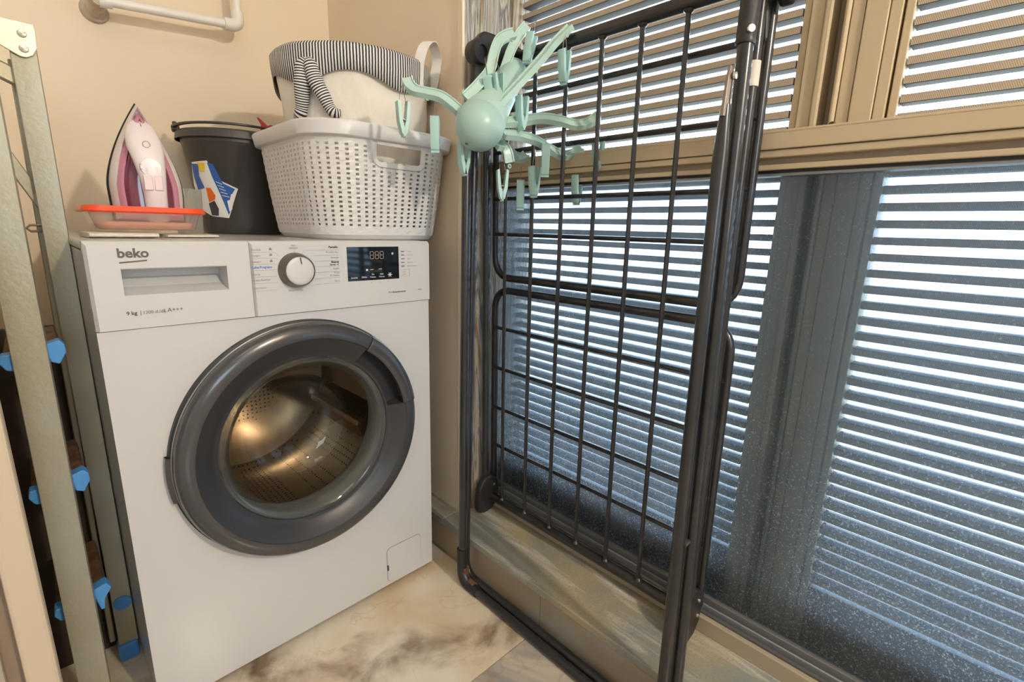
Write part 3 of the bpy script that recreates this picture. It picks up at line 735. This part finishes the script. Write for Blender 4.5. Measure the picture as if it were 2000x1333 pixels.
def bpatch(name, poly, mt, parent, o=.0008, curl=None):
    """polygon in (angle degrees, height) wrapped onto the bucket wall"""
    n = 10; cx = sum(p[0] for p in poly)/len(poly); cz = sum(p[1] for p in poly)/len(poly)
    vs, fs = [], []; steps = [0, .5, 1]; ed = []
    for i in range(len(poly)):
        a, b = poly[i], poly[(i+1) % len(poly)]
        for k in range(6): ed.append((a[0]+(b[0]-a[0])*k/6, a[1]+(b[1]-a[1])*k/6))
    def pt(a, z):
        r = BR0+.0045+(BR1-.003-BR0-.0045)*(z-.02)/(BHT-.05)+o
        if curl and a > curl: r += (a-curl)*.0006
        return TB @ Vector((r*math.cos(R(a)), r*math.sin(R(a)), z))
    rings = [[pt(cx+(a-cx)*t, cz+(z-cz)*t) for a, z in ed] for t in (1, .66, .33, .02)]
    mb = MB().loft(rings, cap=False); return obj(name, mb, mt, parent, smooth=True)
LBL = bpatch('sticker', [(-141, .176), (-133, .146), (-126.5, .128), (-109, .112), (-122, .052), (-125, .040), (-150, .044), (-170, .060), (-176, .12), (-166, .173)], label_w, bu, curl=-118)
bpatch('sticker_print', [(-141, .172), (-134, .168), (-126, .124), (-112.5, .111), (-120, .090), (-121, .060), (-124.5, .048), (-131, .095), (-138, .140)], label_b, LBL, .0016, curl=-118)
bpatch('sticker_print', [(-166, .170), (-154, .168), (-157, .140), (-152, .112), (-166, .108), (-168, .140)], label_b, LBL, .0016)
bpatch('sticker_print', [(-155, .173), (-144, .170), (-147, .150), (-153, .150)], label_y, LBL, .0019)
bpatch('sticker_print', [(-150, .113), (-143, .112), (-138, .094), (-140, .084), (-150, .078)], label_o, LBL, .0016)
bpatch('sticker_print', [(-151, .075), (-141, .082), (-137, .062), (-139, .045), (-150, .046)], label_d, LBL, .0016)
bpatch('sticker_print', [(-124, .082), (-116.5, .088), (-119, .062), (-123, .056)], label_w, LBL, .0022)
for k in range(5): bpatch('sticker_print', [(-134+k*1.2, .128-k*.008), (-127+k*1.6, .122-k*.0075), (-127.2+k*1.6, .1205-k*.0075), (-134+k*1.2, .1265-k*.008)], label_w, LBL, .0021)

# red piece showing between bucket and hamper: an upright stick with a forked head, standing in the bucket
rp = thing('red_stick_head', 'small red plastic forked head poking up out of the bucket beside the hamper', 'plastic tool', (.452, .545, LZ+.03))
q = Vector((.452, .545, LZ+.020))
M_ = Matrix.Translation((.458, .545, LZ+.272)) @ Matrix.Rotation(R(-35), 4, 'Z') @ MX
obj('forked_head', MB().prism([(-.016, 0), (.014, -.004), (.022, .014), (.012, .017), (.004, .014), (-.020, .036), (-.022, .032), (-.013, .016)], .012, M_), red_m, rp, bevel=.002)
obj('stick', MB().tube([(.458, .540, LZ+.009), (.458, .540, LZ+.277)], .006, 10), red_m, rp, smooth=True)

# ------------------------------------------------------------------ iron, tub, cup, cloths on the left of the top
def slab(name, label, pts, w, h, z, grp):
    prof = [(w/2*math.copysign(abs(math.cos(t))**.25, math.cos(t)), h/2*math.copysign(abs(math.sin(t))**.8, math.sin(t))) for t in [2*PI*(k+.5)/20 for k in range(20)]]
    pth = catmull([(x, y, z+h/2) for x, y in pts], 8); n = len(pth)
    mb = MB().sweep(pth, prof, scale=[.97-.05*abs(2*i/(n-1)-1)**3+.02*math.sin(i*1.7) for i in range(n)])
    o = obj(name, mb, cloth_m, None, smooth=True); tag(o, label, 'cloth', grp); return o
slab('folded_cloth', 'white folded cloth strip lying under the left end of the red-rimmed tub', [(.018, .180), (.06, .182), (.118, .180)], .125, .0085, LZ+.0002, 'white cloths under the tub')
slab('folded_cloth', 'thin white cloth edge lying under the cup and the right end of the tub', [(.132, .190), (.17, .192), (.214, .196)], .085, .0055, LZ+.0002, 'white cloths under the tub')
tz = LZ+.0092
tb_ = thing('food_tub', 'shallow clear plastic tub with an orange-red rim on a folded cloth', 'tub', (.110, .225, tz), R(1.0))
ORG[tb_.name] = (.110, .225, tz)
TX, TY = .110, .225
def trr(hx, hy, r, z): return [Vector((x, y, z)) for x, y in rr_pts(TX, TY, hx, hy, r, 72)]
mb = MB().loft([trr(.071, .052, .018, tz+.004), trr(.075, .056, .020, tz+.006), trr(.0835, .0645, .022, tz+.036)], cap=False)
mb.add(trr(.071, .052, .018, tz+.004), [tuple(range(72))])
obj('tub_body', mb, tub_m, tb_, smooth=40)
mb = MB().loft([trr(.082, .063, .022, tz+.034), trr(.0895, .0705, .024, tz+.033), trr(.093, .074, .025, tz+.036), trr(.0895, .0705, .024, tz+.0445), trr(.085, .066, .022, tz+.0445), trr(.082, .063, .022, tz+.034)], cap=False)
obj('tub_rim', mb, orange_m, tb_, smooth=40)
mb = MB().loft([trr(.069, .050, .016, tz+.0068), trr(.074, .055, .019, tz+.0125), trr(.071, .052, .018, tz+.0175), trr(.05, .03, .015, tz+.0185)])
obj('tub_contents', mb, mat('peach pad', (.82, .42, .26), .7), tb_, smooth=True, label='peach coloured pad in the bottom of the tub')

# iron standing on its heel in the tub: local x across, y = length (up), z = away from the soleplate
iz = tz+.0205
IM = Matrix.Translation((.126, .236, iz)) @ Matrix.Rotation(R(-3), 4, 'Z') @ Matrix.Rotation(R(-2), 4, 'X') @ Matrix.Rotation(R(90), 4, 'X')
ir = thing('steam_iron', 'white and magenta steam iron standing on its heel in the orange-rimmed tub', 'iron', (.122, .236, iz))
IL = .212
def ioutline(f, n=28, g=0.):                       # soleplate outline, heel at y=0, tip at y=IL
    right = []
    for k in range(n+1):
        t = k/n; y = IL*(1-(1-t)**1.0)
        w = .0565*(1-max(0, (t-.30)/.70)**1.55) if t > .30 else .0535+.003*math.sin(t/.30*PI/2)
        right.append((max(w*f-g, 0), y*(1-.0) if t < 1 else y))
    pts = right + [(-x, y) for x, y in right[-2::-1]]
    return pts
def ilevel(f, z, y0=0., sy=1.): return [IM @ Vector((x, y0+y*sy, z)) for x, y in ioutline(f)]
obj('soleplate', MB().loft([ilevel(1.02, -.036, -.004, 1.03), ilevel(1.06, -.035, -.004, 1.04), ilevel(1.06, -.027, -.004, 1.04), ilevel(1.0, -.025)]), irong_m, ir, smooth=35)
obj('skirt', MB().loft([ilevel(1.0, -.025), ilevel(.99, -.010, .001, .99), ilevel(.93, .004, .003, .965), ilevel(.80, .012, .004, .94), ilevel(.76, .006, .004, .92), ilevel(.70, .0, .006, .90)], cap=True), ironw_m, ir, smooth=50)
obj('tank_side', MB().loft([ilevel(.86, .006, .004, .90), ilevel(.80, .0145, .004, .875), ilevel(.66, .0185, .004, .84), ilevel(.60, .012, .004, .82)], cap=True), ironp_m, ir, smooth=50)
obj('water_tank', MB().loft([ilevel(.66, .012, .006, .80), ilevel(.62, .0200, .006, .79), ilevel(.46, .0250, .008, .76), ilevel(.20, .0265, .010, .74)], cap=True), irond_m, ir, smooth=50)
obj('heel_guard', MB().loft([[IM @ Vector((x, y, z)) for x, y in [(-.046, .0), (.046, .0), (.046, .010), (.03, .020), (0, .024), (-.03, .020), (-.046, .010)]] for z in (.012, .030)]), ironp_m, ir, bevel=.003)
# handle: from the nose over the tank down to the heel
hp_ = [(0, .178, -.002), (0, .165, .010), (.000, .148, .023), (.001, .128, .035), (.003, .105, .044), (.005, .075, .046), (.006, .045, .043), (.006, .018, .036), (.006, .002, .028)]
hw = [(.012, .006), (.021, .012), (.026, .015), (.0275, .0155), (.0245, .0145), (.0205, .0140), (.0180, .0135), (.0175, .0125), (.0185, .012)]
path = catmull(hp_, 5); rings = []
for i, p in enumerate(path):
    t = i/(len(path)-1)*(len(hw)-1); k = min(int(t), len(hw)-2); f = t-k
    w = hw[k][0]*(1-f)+hw[k+1][0]*f; h = hw[k][1]*(1-f)+hw[k+1][1]*f
    tg = (path[min(i+1, len(path)-1)]-path[max(i-1, 0)]).normalized(); u = Vector((1, 0, 0)); v = tg.cross(u).normalized()
    rings.append([IM @ (p + u*(w*math.cos(a)*abs(math.cos(a))**-.25 if abs(math.cos(a)) > 1e-3 else 0) + v*h*math.sin(a)) for a in [2*PI*q/20 for q in range(20)]])
hd = obj('handle', MB().loft(rings), ironw_m, ir, smooth=60)
def on_handle(x0, x1, y0, y1, z, d): return [IM @ Vector(v) for v in ((x0, y0, z), (x1, y0, z), (x1, y1, z), (x0, y1, z), (x0, y0, z+d), (x1, y0, z+d), (x1, y1, z+d), (x0, y1, z+d))]
CUBE = [(0, 1, 2, 3), (4, 5, 6, 7), (0, 1, 5, 4), (1, 2, 6, 5), (2, 3, 7, 6), (3, 0, 4, 7)]
for x0, x1 in ((-.0105, .0035), (.0050, .0180)): obj('steam_button', MB().add(on_handle(x0, x1, .052, .078, .0545, .0058), CUBE), pinkb_m, ir, bevel=.0015)
obj('nozzle', MB().add(on_handle(-.005, .005, .172, .181, -.002, .0105), CUBE), mat('pink nozzle', (.75, .40, .42), .4), ir, bevel=.002)
mb = MB()
for dx, dy in ((-.008, .088), (.009, .088), (-.008, .096), (.009, .096)): mb.add(on_handle(dx-.0055, dx+.0055, dy-.0003, dy+.0005, .0585, .0006), CUBE)
obj('button_marks', mb, ink2_m, hd)
mb = MB().tube([IM @ Vector((.0015+.0055*math.cos(a), .132+.0055*math.sin(a), .0525)) for a in [2*PI*k/16 for k in range(16)]], .0005, 5, loop=True)
obj('dial_mark', mb, ink2_m, hd)
obj('dial', MB().lathe([(0, .0), (.016, .0), (.0165, .003), (.0155, .0055), (0, .0062)], 28, IM @ Matrix.Translation((.003, .092, .0535))), ironw_m, ir, smooth=40)

# frosted measuring cup
cu_ = thing('measuring_cup', 'frosted clear plastic cup standing between the iron and the bucket', 'cup', (.207, .334, LZ))
mb = MB()
def crr(h, r, z): return [Vector((x, y, z)) for x, y in rr_pts(.207, .334, h, h, r, 40)]
mb.loft([crr(.019, .008, LZ+.0005), crr(.022, .010, LZ+.002), crr(.0262, .012, LZ+.094), crr(.0262, .012, LZ+.097), crr(.0250, .012, LZ+.096), crr(.0208, .010, LZ+.004)], cap=True)
obj('cup_body', mb, cup_m, cu_, smooth=40)
obj('cup_spout', MB().loft([[Vector((.207+x, .334-.0262-y, LZ+z)) for x, y, z in r_] for r_ in (((-.007, 0, .080), (0, .001, .080), (.007, 0, .080)), ((-.009, -.001, .0965), (0, .007, .0985), (.009, -.001, .0965)))], cap=False, closed=False), cup_m, cu_, solid=.001)

# ------------------------------------------------------------------ wall pipe
pp = thing('water_pipe', 'white plastic water pipe with an elbow running along the back wall', 'pipe', (.15, .605, 1.36))
A, B = Vector((.148, .605, 1.360)), Vector((.4265, .605, 1.3835)); C_ = B+Vector((0, 0, .75))
obj('pipe_run', MB().tube([A, B-Vector((.02, 0, .0015))], .0105, 16), pipe_m, pp, smooth=True)
obj('pipe_run', MB().tube([B+Vector((0, 0, .02)), C_], .0105, 16), pipe_m, pp, smooth=True)
el = fillet([B-Vector((.034, 0, .0026)), B, B+Vector((0, 0, .034))], .026, 8)
obj('elbow', MB().tube(el, .0150, 18), pipe_m, pp, smooth=40)
obj('wall_socket', MB().lathe([(0, 0), (.028, 0), (.026, .010), (.019, .014), (.0165, .070), (.013, .092), (0, .094)], 22, Matrix.Translation((.137, YB, 1.3590)) @ MX), mat('aged pipe socket', (.62, .52, .38), .6, var=.3, vscale=40), pp, smooth=40)
obj('socket_arm', MB().tube([Vector((.137, .605, 1.3590)), A+Vector((.012, 0, .001))], .0145, 14), pipe_m, pp, smooth=40)
for zz, xx in ((.16, .0), (.52, 0)): obj('pipe_clip', MB().box(.4265-.013, .4265+.013, .590, YB, 1.396+zz, 1.396+zz+.016), pipe_m, pp, bevel=.003)

# ------------------------------------------------------------------ folded drying rack leaning in the window niche
rk = thing('drying_rack', 'folded black metal clothes drying rack standing upright against the window', 'drying rack', (.64, -.37, 0))
Z_ = Vector((0, 0, 1))
def xm(z): return .790-(z-.14)*.010                        # plane of the main grid
def xw_(z): return .812-(z-.14)*.010                       # plane of the folded wings behind it
def loop_leg(x0, x1, ya0, ya1, yb0, yb1, ztop, zb, r, name):
    pts = fillet([(x1, ya1, ztop), (x0, ya0, zb), (x0, yb0, zb), (x1, yb1, ztop)], .05, 8)
    pts = [pts[0], pts[0]+(pts[1]-pts[0])*.06] + pts[1:-1] + [pts[-1]+(pts[-2]-pts[-1])*.06, pts[-1]]
    tp = .62 if ztop < 1.1 else 1
    return obj(name, MB().tube(pts, r, 12, radii=[r*tp]+[r]*(len(pts)-2)+[r*tp]), black_m, rk, smooth=True)
legA = loop_leg(.616, .632, -.1055, -.098, -.651, -.6375, 1.045, .0105, .0100, 'leg_frame')
legB = loop_leg(.638, .664, -.090, -.086, -.664, -.640, 1.165, .0105, .0102, 'leg_frame')
for y in (-.098, -.6375):
    obj('leg_pivot', MB().sweep([(.6315, y, 1.030), (.633, y, 1.060), (.6345, y, 1.080), (.6355, y, 1.092)], RECT(.011, .0185, .6), scale=[1.05, .92, .85, .6]), mat('flattened tube end', (.32, .27, .22), .35, metal=.7), legA, bevel=.001)
    obj('pivot_screw', MB().lathe([(0, 0), (.005, 0), (.0045, .003), (0, .004)], 10, Matrix.Translation((.6345, y-.0055, 1.080)) @ MX), screw_m, legA, smooth=True)
# worn rubber corner on the far foot
cpts = fillet([(.616, -.104, .10), (.616, -.1055, .0105), (.616, -.165, .0105)], .05, 8)
obj('rubber_foot', MB().tube(cpts, .0125, 12), rubber_m, legA, smooth=True)
obj('rust_patch', MB().tube(fillet([(.6195, -.113, .050), (.6195, -.1125, .017), (.6195, -.150, .016)], .035, 8), .0095, 10, radii=None), rust_m, legA, smooth=True)
# main grid
zb_, zt_ = .140, 1.247
def bar(name, y0, y1, z, x, r, parent=rk, seg=12): return obj(name, MB().tube([(x, y0, z), (x, (y0+y1)/2, z), (x, y1, z)], r, seg), black_m, parent, smooth=True)
bar('bottom_bar', .000, -.605, zb_, xm(zb_), .0115); bar('top_bar', .000, -.605, zt_, xm(zt_), .0125)
for y in (-.006, -.612): obj('side_rail', MB().tube([(xm(zb_)-.012, y, zb_-.01), (xm(zt_)-.012, y, zt_)], .0090, 12), black_m, rk, smooth=True)
for y in (-.0636, -.1503, -.2365, -.3222, -.4080, -.4935):
    obj('wire', MB().tube([(xm(zb_)-.002, y, zb_), (xm(zt_)-.002, y, zt_)], .0047, 8), black_m, rk, smooth=True)
    for z, x in ((zb_+.0115, xm(zb_)-.002), (zt_-.0125, xm(zt_)-.002)): obj('weld', MB().lathe([(.0095, -.0015), (.0085, .001), (.0056, .003), (.0047, .004)], 10, Matrix.Translation((x, y, z)) @ (Matrix.Identity(4) if z < 1 else Matrix.Rotation(PI, 4, 'X'))), black_m, rk, smooth=True)
# wings: round-cornered frames hinged at top and bottom, meeting in the middle
def wing(z0, z1, zend, wires, name):
    yl, yr = -.0035, -.6165
    pts = [(xw_(z0), yl, z0), (xw_(z1), yl, zend), (xw_(z1), yr, zend), (xw_(z0), yr, z0)]
    f = obj(name, MB().tube(fillet(pts, .055, 8), .0090, 12), black_m, rk, smooth=True)
    for z in wires: obj('wing_wire', MB().tube([(xw_(z)-.006, yl, z), (xw_(z)-.006, yr, z)], .0046, 8), black_m, f, smooth=True)
wing(1.236, .757, .757, (1.172, 1.058, .950, .865), 'wing_frame')
wing(.155, .725, .725, (.625, .515, .402, .292), 'wing_frame')
# hinge castings
def hinge(y, z, name='hinge', s=1):
    h = obj(name, MB().prism([(.012*math.cos(a)*1 if False else p[0], p[1]) for a, p in [(0, q) for q in [(-.042, -.052), (-.020, -.066), (.010, -.060), (.030, -.036), (.036, 0), (.028, .030), (.004, .046), (-.024, .040), (-.040, .012)]]], .020, Matrix.Translation((.782, y+(.020 if s > 0 else 0), z)) @ MX), blackpl_m, rk, bevel=.006, seg=3)
    for dz in (-.018, .016): obj('hinge_screw', MB().lathe([(0, 0), (.0042, 0), (.0038, .002), (0, .0024)], 10, Matrix.Translation((.795, y+(.0 if s > 0 else -.020), z+dz)) @ MX), screw_m, h, smooth=True)
    return h
hinge(-.604, .160, s=-1); hinge(.0035-.006, .160, s=-1)
for (xx, y, zt) in ((.664, -.640, 1.165), (.664, -.086, 1.165)):          # sleeves capping the legs
    sl = obj('leg_sleeve', MB().tube([(xx-.0010, y, zt-.042), (xx-.0006, y, zt-.038), (xx-.0004, y, zt-.034), (xx+.004, y, zt+.06), (xx+.010, y, zt+.075)], .012, 14, radii=[.0120, .0135, .0125, .0135, .0115]), blackpl_m, rk, smooth=50)
    obj('sleeve_screw', MB().lathe([(0, 0), (.0052, 0), (.0046, .0024), (0, .0028)], 12, Matrix.Translation((xx-.0092, y-.0088, zt-.026)) @ Matrix.Rotation(R(-45), 4, 'Z') @ MX), screw_m, sl, smooth=True)
for y in (-.640, -.086):
    obj('top_hinge', MB().prism([(.655, 1.205), (.675, 1.190), (.705, 1.215), (.76, 1.222), (.795, 1.205), (.806, 1.235), (.790, 1.268), (.73, 1.276), (.680, 1.275), (.655, 1.250)], .022, Matrix.Translation((0, y+.011, 0)) @ MX), blackpl_m, rk, bevel=.006, seg=3)
    obj('hinge_hub', MB().lathe([(0, 0), (.020, 0), (.024, .006), (.026, .030), (.024, .036), (.012, .036), (.010, .030), (0, .030)], 20, Matrix.Translation((.668, y+.016, 1.232)) @ MX), blackpl_m, rk, smooth=40)
    obj('top_hinge_arm', MB().prism([(.765, 1.285), (.808, 1.290), (.818, 1.20), (.822, 1.150), (.802, 1.145), (.790, 1.17)], .020, Matrix.Translation((0, y+(.042 if y < -.3 else -.02+.064), 0)) @ MX), blackpl_m, rk, bevel=.005, seg=3)
obj('rail_tape', MB().tube([(xm(1.12)-.012, -.612, 1.098), (xm(1.14)-.012, -.612, 1.133)], .0104, 12), mat('beige tape', (.66, .60, .53), .6), rk, smooth=True)
for y in (-.655, -.09): obj('cross_rivet', MB().tube([(.6225, y, .40), (.655, y, .40)], .004, 8), mat('rivet', (.12, .10, .09), .35, metal=.7), rk, smooth=True)

# ------------------------------------------------------------------ octopus peg hanger clipped on the top of the rack
oh = thing('octopus_hanger', 'mint green octopus-shaped sock hanger with pegs hooked on the drying rack', 'peg hanger', tuple(at(937, 248, .93)))
P0, P1 = at(937, 246, .925), at(1004, 140, 1.055)
ax = (P1-P0).normalized(); LN = (P1-P0).length
u_ = ax.orthogonal().normalized(); w_ = ax.cross(u_)
AXM = Matrix((u_, w_, ax)).transposed().to_4x4(); AXM.translation = P0
DR = .0465
obj('dome', MB().lathe([(0.0003, -DR*.98)] + [(DR*math.cos(R(a)), DR*.98*math.sin(R(a))) for a in range(-84, 1, 6)] + [(DR*.998, .010), (DR*.99, .0115), (DR*.93, .012)], 48, AXM), mint2_m, oh, smooth=True)
obj('dome_slot', MB().lathe([(0, -.0022), (.0022, -.0016), (.0030, 0), (.0022, .0016), (0, .0022)], 10, Matrix.Translation(at(912, 281, .900))), label_d, oh)
obj('neck', MB().lathe([(DR*.955, .011), (DR*.97, .020), (.0425, .040), (.038, .072), (.033, LN*.62), (.0300, LN*.80), (.0300, LN*.93), (.0295, LN), (.024, LN+.012), (.014, LN+.020), (.0003, LN+.022)], 40, AXM), mint_m, oh, smooth=True)
obj('hook', MB().sweep(catmull([at(1006, 132, 1.065), at(1018, 120, 1.075), at(1026, 108, 1.085), at(1036, 108, 1.09), at(1042, 118, 1.092), at(1040, 128, 1.09)], 6), RECT(.011, .007)), mint_m, oh, smooth=40)
CH = [(-.0098, -.0058), (.0098, -.0058), (.0098, .0058), (.0074, .0058), (.0070, .0030), (-.0070, .0030), (-.0074, .0058), (-.0098, .0058)]
arm_specs = [
 [(907, 226, .935), (888, 208, .925), (862, 189, .915), (835, 182, .91), (813, 177, .905), (802, 168, .905), (796, 153, .905)],
 [(982, 240, .955), (1015, 237, .975), (1058, 231, .99), (1095, 236, .998), (1125, 244, 1.0), (1150, 240, 1.0), (1170, 226, 1.0)],
 [(984, 263, .955), (1015, 266, .98), (1048, 275, 1.0), (1076, 292, 1.03), (1098, 303, 1.045), (1118, 301, 1.055), (1136, 290, 1.06)],
 [(910, 192, .925), (936, 165, .93), (957, 138, .935), (965, 105, .94), (974, 82, .95), (988, 71, .96), (1004, 66, .97)],
 [(985, 138, 1.02), (996, 105, 1.02), (1007, 82, 1.02), (1018, 64, 1.02), (1030, 50, 1.02)],
 [(963, 217, .925), (994, 184, .935), (1026, 150, .945), (1060, 112, .950), (1084, 83, .950), (1115, 52, .950)],
 [(970, 284, .975), (984, 287, .985), (992, 300, .99), (996, 318, .995)],
 [(975, 275, .98), (995, 290, 1.03), (1008, 305, 1.06), (1018, 309, 1.065), (1028, 303, 1.07)]]
arm_tip = []
for k, sp_ in enumerate(arm_specs):
    pts = catmull([at(*q) for q in sp_], 7)
    up_v = (UP*.42 - FW*.85) if k not in (3, 4) else (RT*.3 - FW*.9 + UP*.1)
    if k == 5: up_v = -FW*.6 + UP*.5 - RT*.4
    a_ = obj('arm', MB().sweep(pts, CH, up=up_v), mint_m, oh, smooth=40)
    for fr in (.52, .97):
        i = int(fr*(len(pts)-1)); q = pts[i]
        obj('lug', MB().lathe([(.0022, -.0016), (.0046, -.0016), (.0050, 0), (.0046, .0016), (.0022, .0016)], 12, Matrix.Translation(q-Z_*.0085) @ Matrix.Rotation(PI/2, 4, 'X')), mint_m, a_, smooth=40)
# pegs: two jaws, sprung at two thirds; hung by a wire hook
def jaw(sg):
    prof = [(0.0002, 0.001), (.0056, -.001), (.0078, -.020), (.0092, -.036), (.0074, -.057), (.0012, -.064), (.0004, -.046), (.0022, -.034)]
    rot = Matrix.Rotation(sg*R(9.5), 4, 'Y'); piv = Vector((0, 0, -.036))
    rings = []
    for y, sc in ((-.0080, .92), (-.0064, 1), (.0064, 1), (.0080, .92)):
        ring = []
        for x, z in prof:
            v = Vector((sg*(x*sc), y, z)); v = rot @ (v-piv)+piv; ring.append(v+Vector((sg*.0012, 0, 0)))
        rings.append(ring)
    return MB().loft(rings)
jm = [jaw(s_).mesh('jaw', 35) for s_ in (1, -1)]
for me in jm: me.materials.append(pegm_m)
ridges = MB()
for sg in (1, -1):
    for k in range(3): ridges.box(-.0050, .0050, -.0005, .0005, -.0006, .0006, Matrix.Translation((sg*.0140, 0, -.004-.0035*k)) @ Matrix.Rotation(R(90), 4, 'Z'))
rm = ridges.mesh('grip_ridges'); rm.materials.append(pegm_m)
wmb = MB().tube(catmull([(-.0065, 0, -.006), (-.0055, 0, .012), (-.001, 0, .024), (.0015, 0, .027), (.001, 0, .0225), (.0035, 0, .012), (.0065, 0, -.006)], 5), .00055, 5)
wme = wmb.mesh('peg_hook', True); wme.materials.append(wire_m)
spr = MB().lathe([(.0034, -.0046), (.0042, -.0046), (.0042, .0046), (.0034, .0046)], 14, Matrix.Translation((0, 0, -.036)) @ MX).mesh('spring', 40); spr.materials.append(wire_m)
peg_specs = [  # top of the peg on the sight line, distance, turn, lean, reach of hook
 (787, 197, .905, -12, 0), (850, 228, .912, 48, 0), (907, 277, .95, -8, 0), (982, 331, 1.0, -30, 0), (1018, 352, 1.07, 40, 0),
 (1045, 325, 1.03, 4, 0), (1067, 282, .992, 46, 0), (1129, 342, 1.06, 2, 0), (1170, 272, 1.0, -30, 0), (1021, 187, .955, 0, 0), (1104, 97, .950, 2, 0),
 (1041, 66, 1.01, 20, 16), (972, 143, .935, -2, -6), (952, 146, .925, 44, -24)]
proto = None
pegs_root = []
for px, py, d, tz_, lean in peg_specs:
    e = bpy.data.objects.new('clothes_peg', None); COL.objects.link(e); e.parent = oh; e.empty_display_size = .02
    e.location = at(px, py, d) - Vector(ORG[oh.name]); e.rotation_euler = (R(lean)*.3, R(lean), R(tz_))
    for nm, me in (('jaw', jm[0]), ('jaw', jm[1]), ('peg_hook', wme), ('spring', spr)):
        o = bpy.data.objects.new(nm, me); COL.objects.link(o); o.parent = e

# ------------------------------------------------------------------ step ladder on the left
ld = thing('step_ladder', 'galvanised steel step ladder with blue plastic ends standing between wall and washing machine', 'ladder', (-.06, .08, 0))
def channel(name, top, bot, w, dep, yv, mt=steel_m, parent=ld, t=.002):
    """U-channel upright: web towards the camera, flanges behind"""
    prof = [(-w/2, 0), (w/2, 0), (w/2, dep), (w/2-t, dep), (w/2-t, t), (-w/2+t, t), (-w/2+t, dep), (-w/2, dep)]
    a, b = Vector(bot), Vector(top); rings = []
    yv = Vector(yv).normalized(); xv = Vector((yv.y, -yv.x, 0))
    for p in (a, b): rings.append([p + xv*x + yv*y for x, y in prof])
    return obj(name, MB().loft(rings), mt, parent, bevel=.0022)
fy = (.10, 1, 0)
nearS = channel('front_upright', (-.0705, .002, 1.16), (-.0755, -.022, .030), .0370, .018, fy)
farS = channel('front_upright', (-.0165, .186, 1.150), (-.0185, .186, .036), .0310, .018, fy)
obj('blue_foot', MB().box(-.0365, -.004, .181, .209, .0, .038, None), blue_m, farS, bevel=.004)
obj('blue_cap', MB().lathe([(0, 0), (.0150, 0), (.0146, .0022), (0, .003)], 26, Matrix.Translation((-.0172, .1855, .131)) @ Matrix.Rotation(R(-5.7), 4, 'Z') @ MX), blue_m, farS, smooth=40)
obj('blue_foot', MB().box(-.097, -.054, -.030, -.002, 0, .036), blue_m, nearS, bevel=.004)
def tread(z, k):
    tm = Matrix.Translation((-.070, 0, z)) @ Matrix.Rotation(R(-11), 4, 'Y')
    t_ = obj('tread', MB().box(-.030, .030, .012, .170, -.014, .004, tm), tread_m, ld, bevel=.002)
    if k: cpR = [(-.002, .006), (.016, .008), (.020, .0), (.018, -.012), (.006, -.026), (-.002, -.020)]
    else: cpR = [(-.002, .006), (.018, .008), (.021, -.004), (.008, -.018), (.003, -.034), (-.002, -.034)]
    cpL = [(.002, .004), (-.012, .006), (-.0165, -.004), (-.013, -.016), (.002, -.024)]
    for x0, cp in ((.016, cpR), (-.019, cpL)):
        obj('blue_end', MB().prism([(x0+a_, b_) for a_, b_ in cp], .022, tm @ Matrix.Translation((0, .024, 0)) @ MX), blue_m, t_, bevel=.0015)
tread(.285, 0); tread(.488, 1); tread(.693, 1)
pl = [(.0009, 1.1687), (.0018, 1.158), (.0005, 1.135), (-.0056, 1.1235), (-.0141, 1.1187), (-.0208, 1.1192), (-.0301, 1.1241), (-.075, 1.150), (-.125, 1.170), (-.125, 1.205), (-.075, 1.182), (-.0353, 1.1697)]
hp2 = obj('hinge_plate', MB().prism(pl, .003, Matrix.Translation((0, .1845, 0)) @ MX), plate_m, ld, bevel=.001)
for x, z in ((-.0144, 1.152), (-.0152, 1.1308)): obj('rivet', MB().lathe([(0, 0), (.0060, 0), (.0046, .003), (0, .0042)], 14, Matrix.Translation((x, .1817, z)) @ MX), screw_m, hp2, smooth=True)
obj('back_upright', MB().sweep([(-.0305, .228, 1.12), (-.0415, .228, .03)], RECT(.010, .022, .2), up=Vector((0, 1, 0))), steel_m, ld, bevel=.001)
obj('back_upright', MB().sweep([(-.165, .12, 1.12), (-.165, .14, .03)], RECT(.022, .022, .2), up=Vector((0, 1, 0))), steel_m, ld, bevel=.001)
obj('top_crossbar', MB().sweep([(-.020, .205, 1.087), (-.150, .205, 1.150)], RECT(.026, .012, .2), up=Vector((0, 1, 0))), steel_m, ld, bevel=.001)
for off in (0, .018): obj('diagonal_brace', MB().sweep([(-.024, .2115, .905-off), (-.155, .200, 1.205-off)], RECT(.011, .010, .2), up=Vector((0, 1, 0))), steel_m, ld, bevel=.001)
obj('stay_hook', MB().tube([(-.024, .205, .866), (-.046, .2, .866), (-.051, .2, .861), (-.046, .2, .856), (-.024, .205, .857)], .0020, 8), wire_m, ld, smooth=True)
# board added to darken the shaded gap, standing in for dim clutter there
dbd = thing('gap_shade_board', 'dark brown board with two black wire handles, added to darken the shaded gap behind the step ladder', 'board', (-.095, .246, 0))
obj('board', MB().box(-.182, -.009, .243, .258, 0, .69), gapdark_m, dbd, bevel=.003)
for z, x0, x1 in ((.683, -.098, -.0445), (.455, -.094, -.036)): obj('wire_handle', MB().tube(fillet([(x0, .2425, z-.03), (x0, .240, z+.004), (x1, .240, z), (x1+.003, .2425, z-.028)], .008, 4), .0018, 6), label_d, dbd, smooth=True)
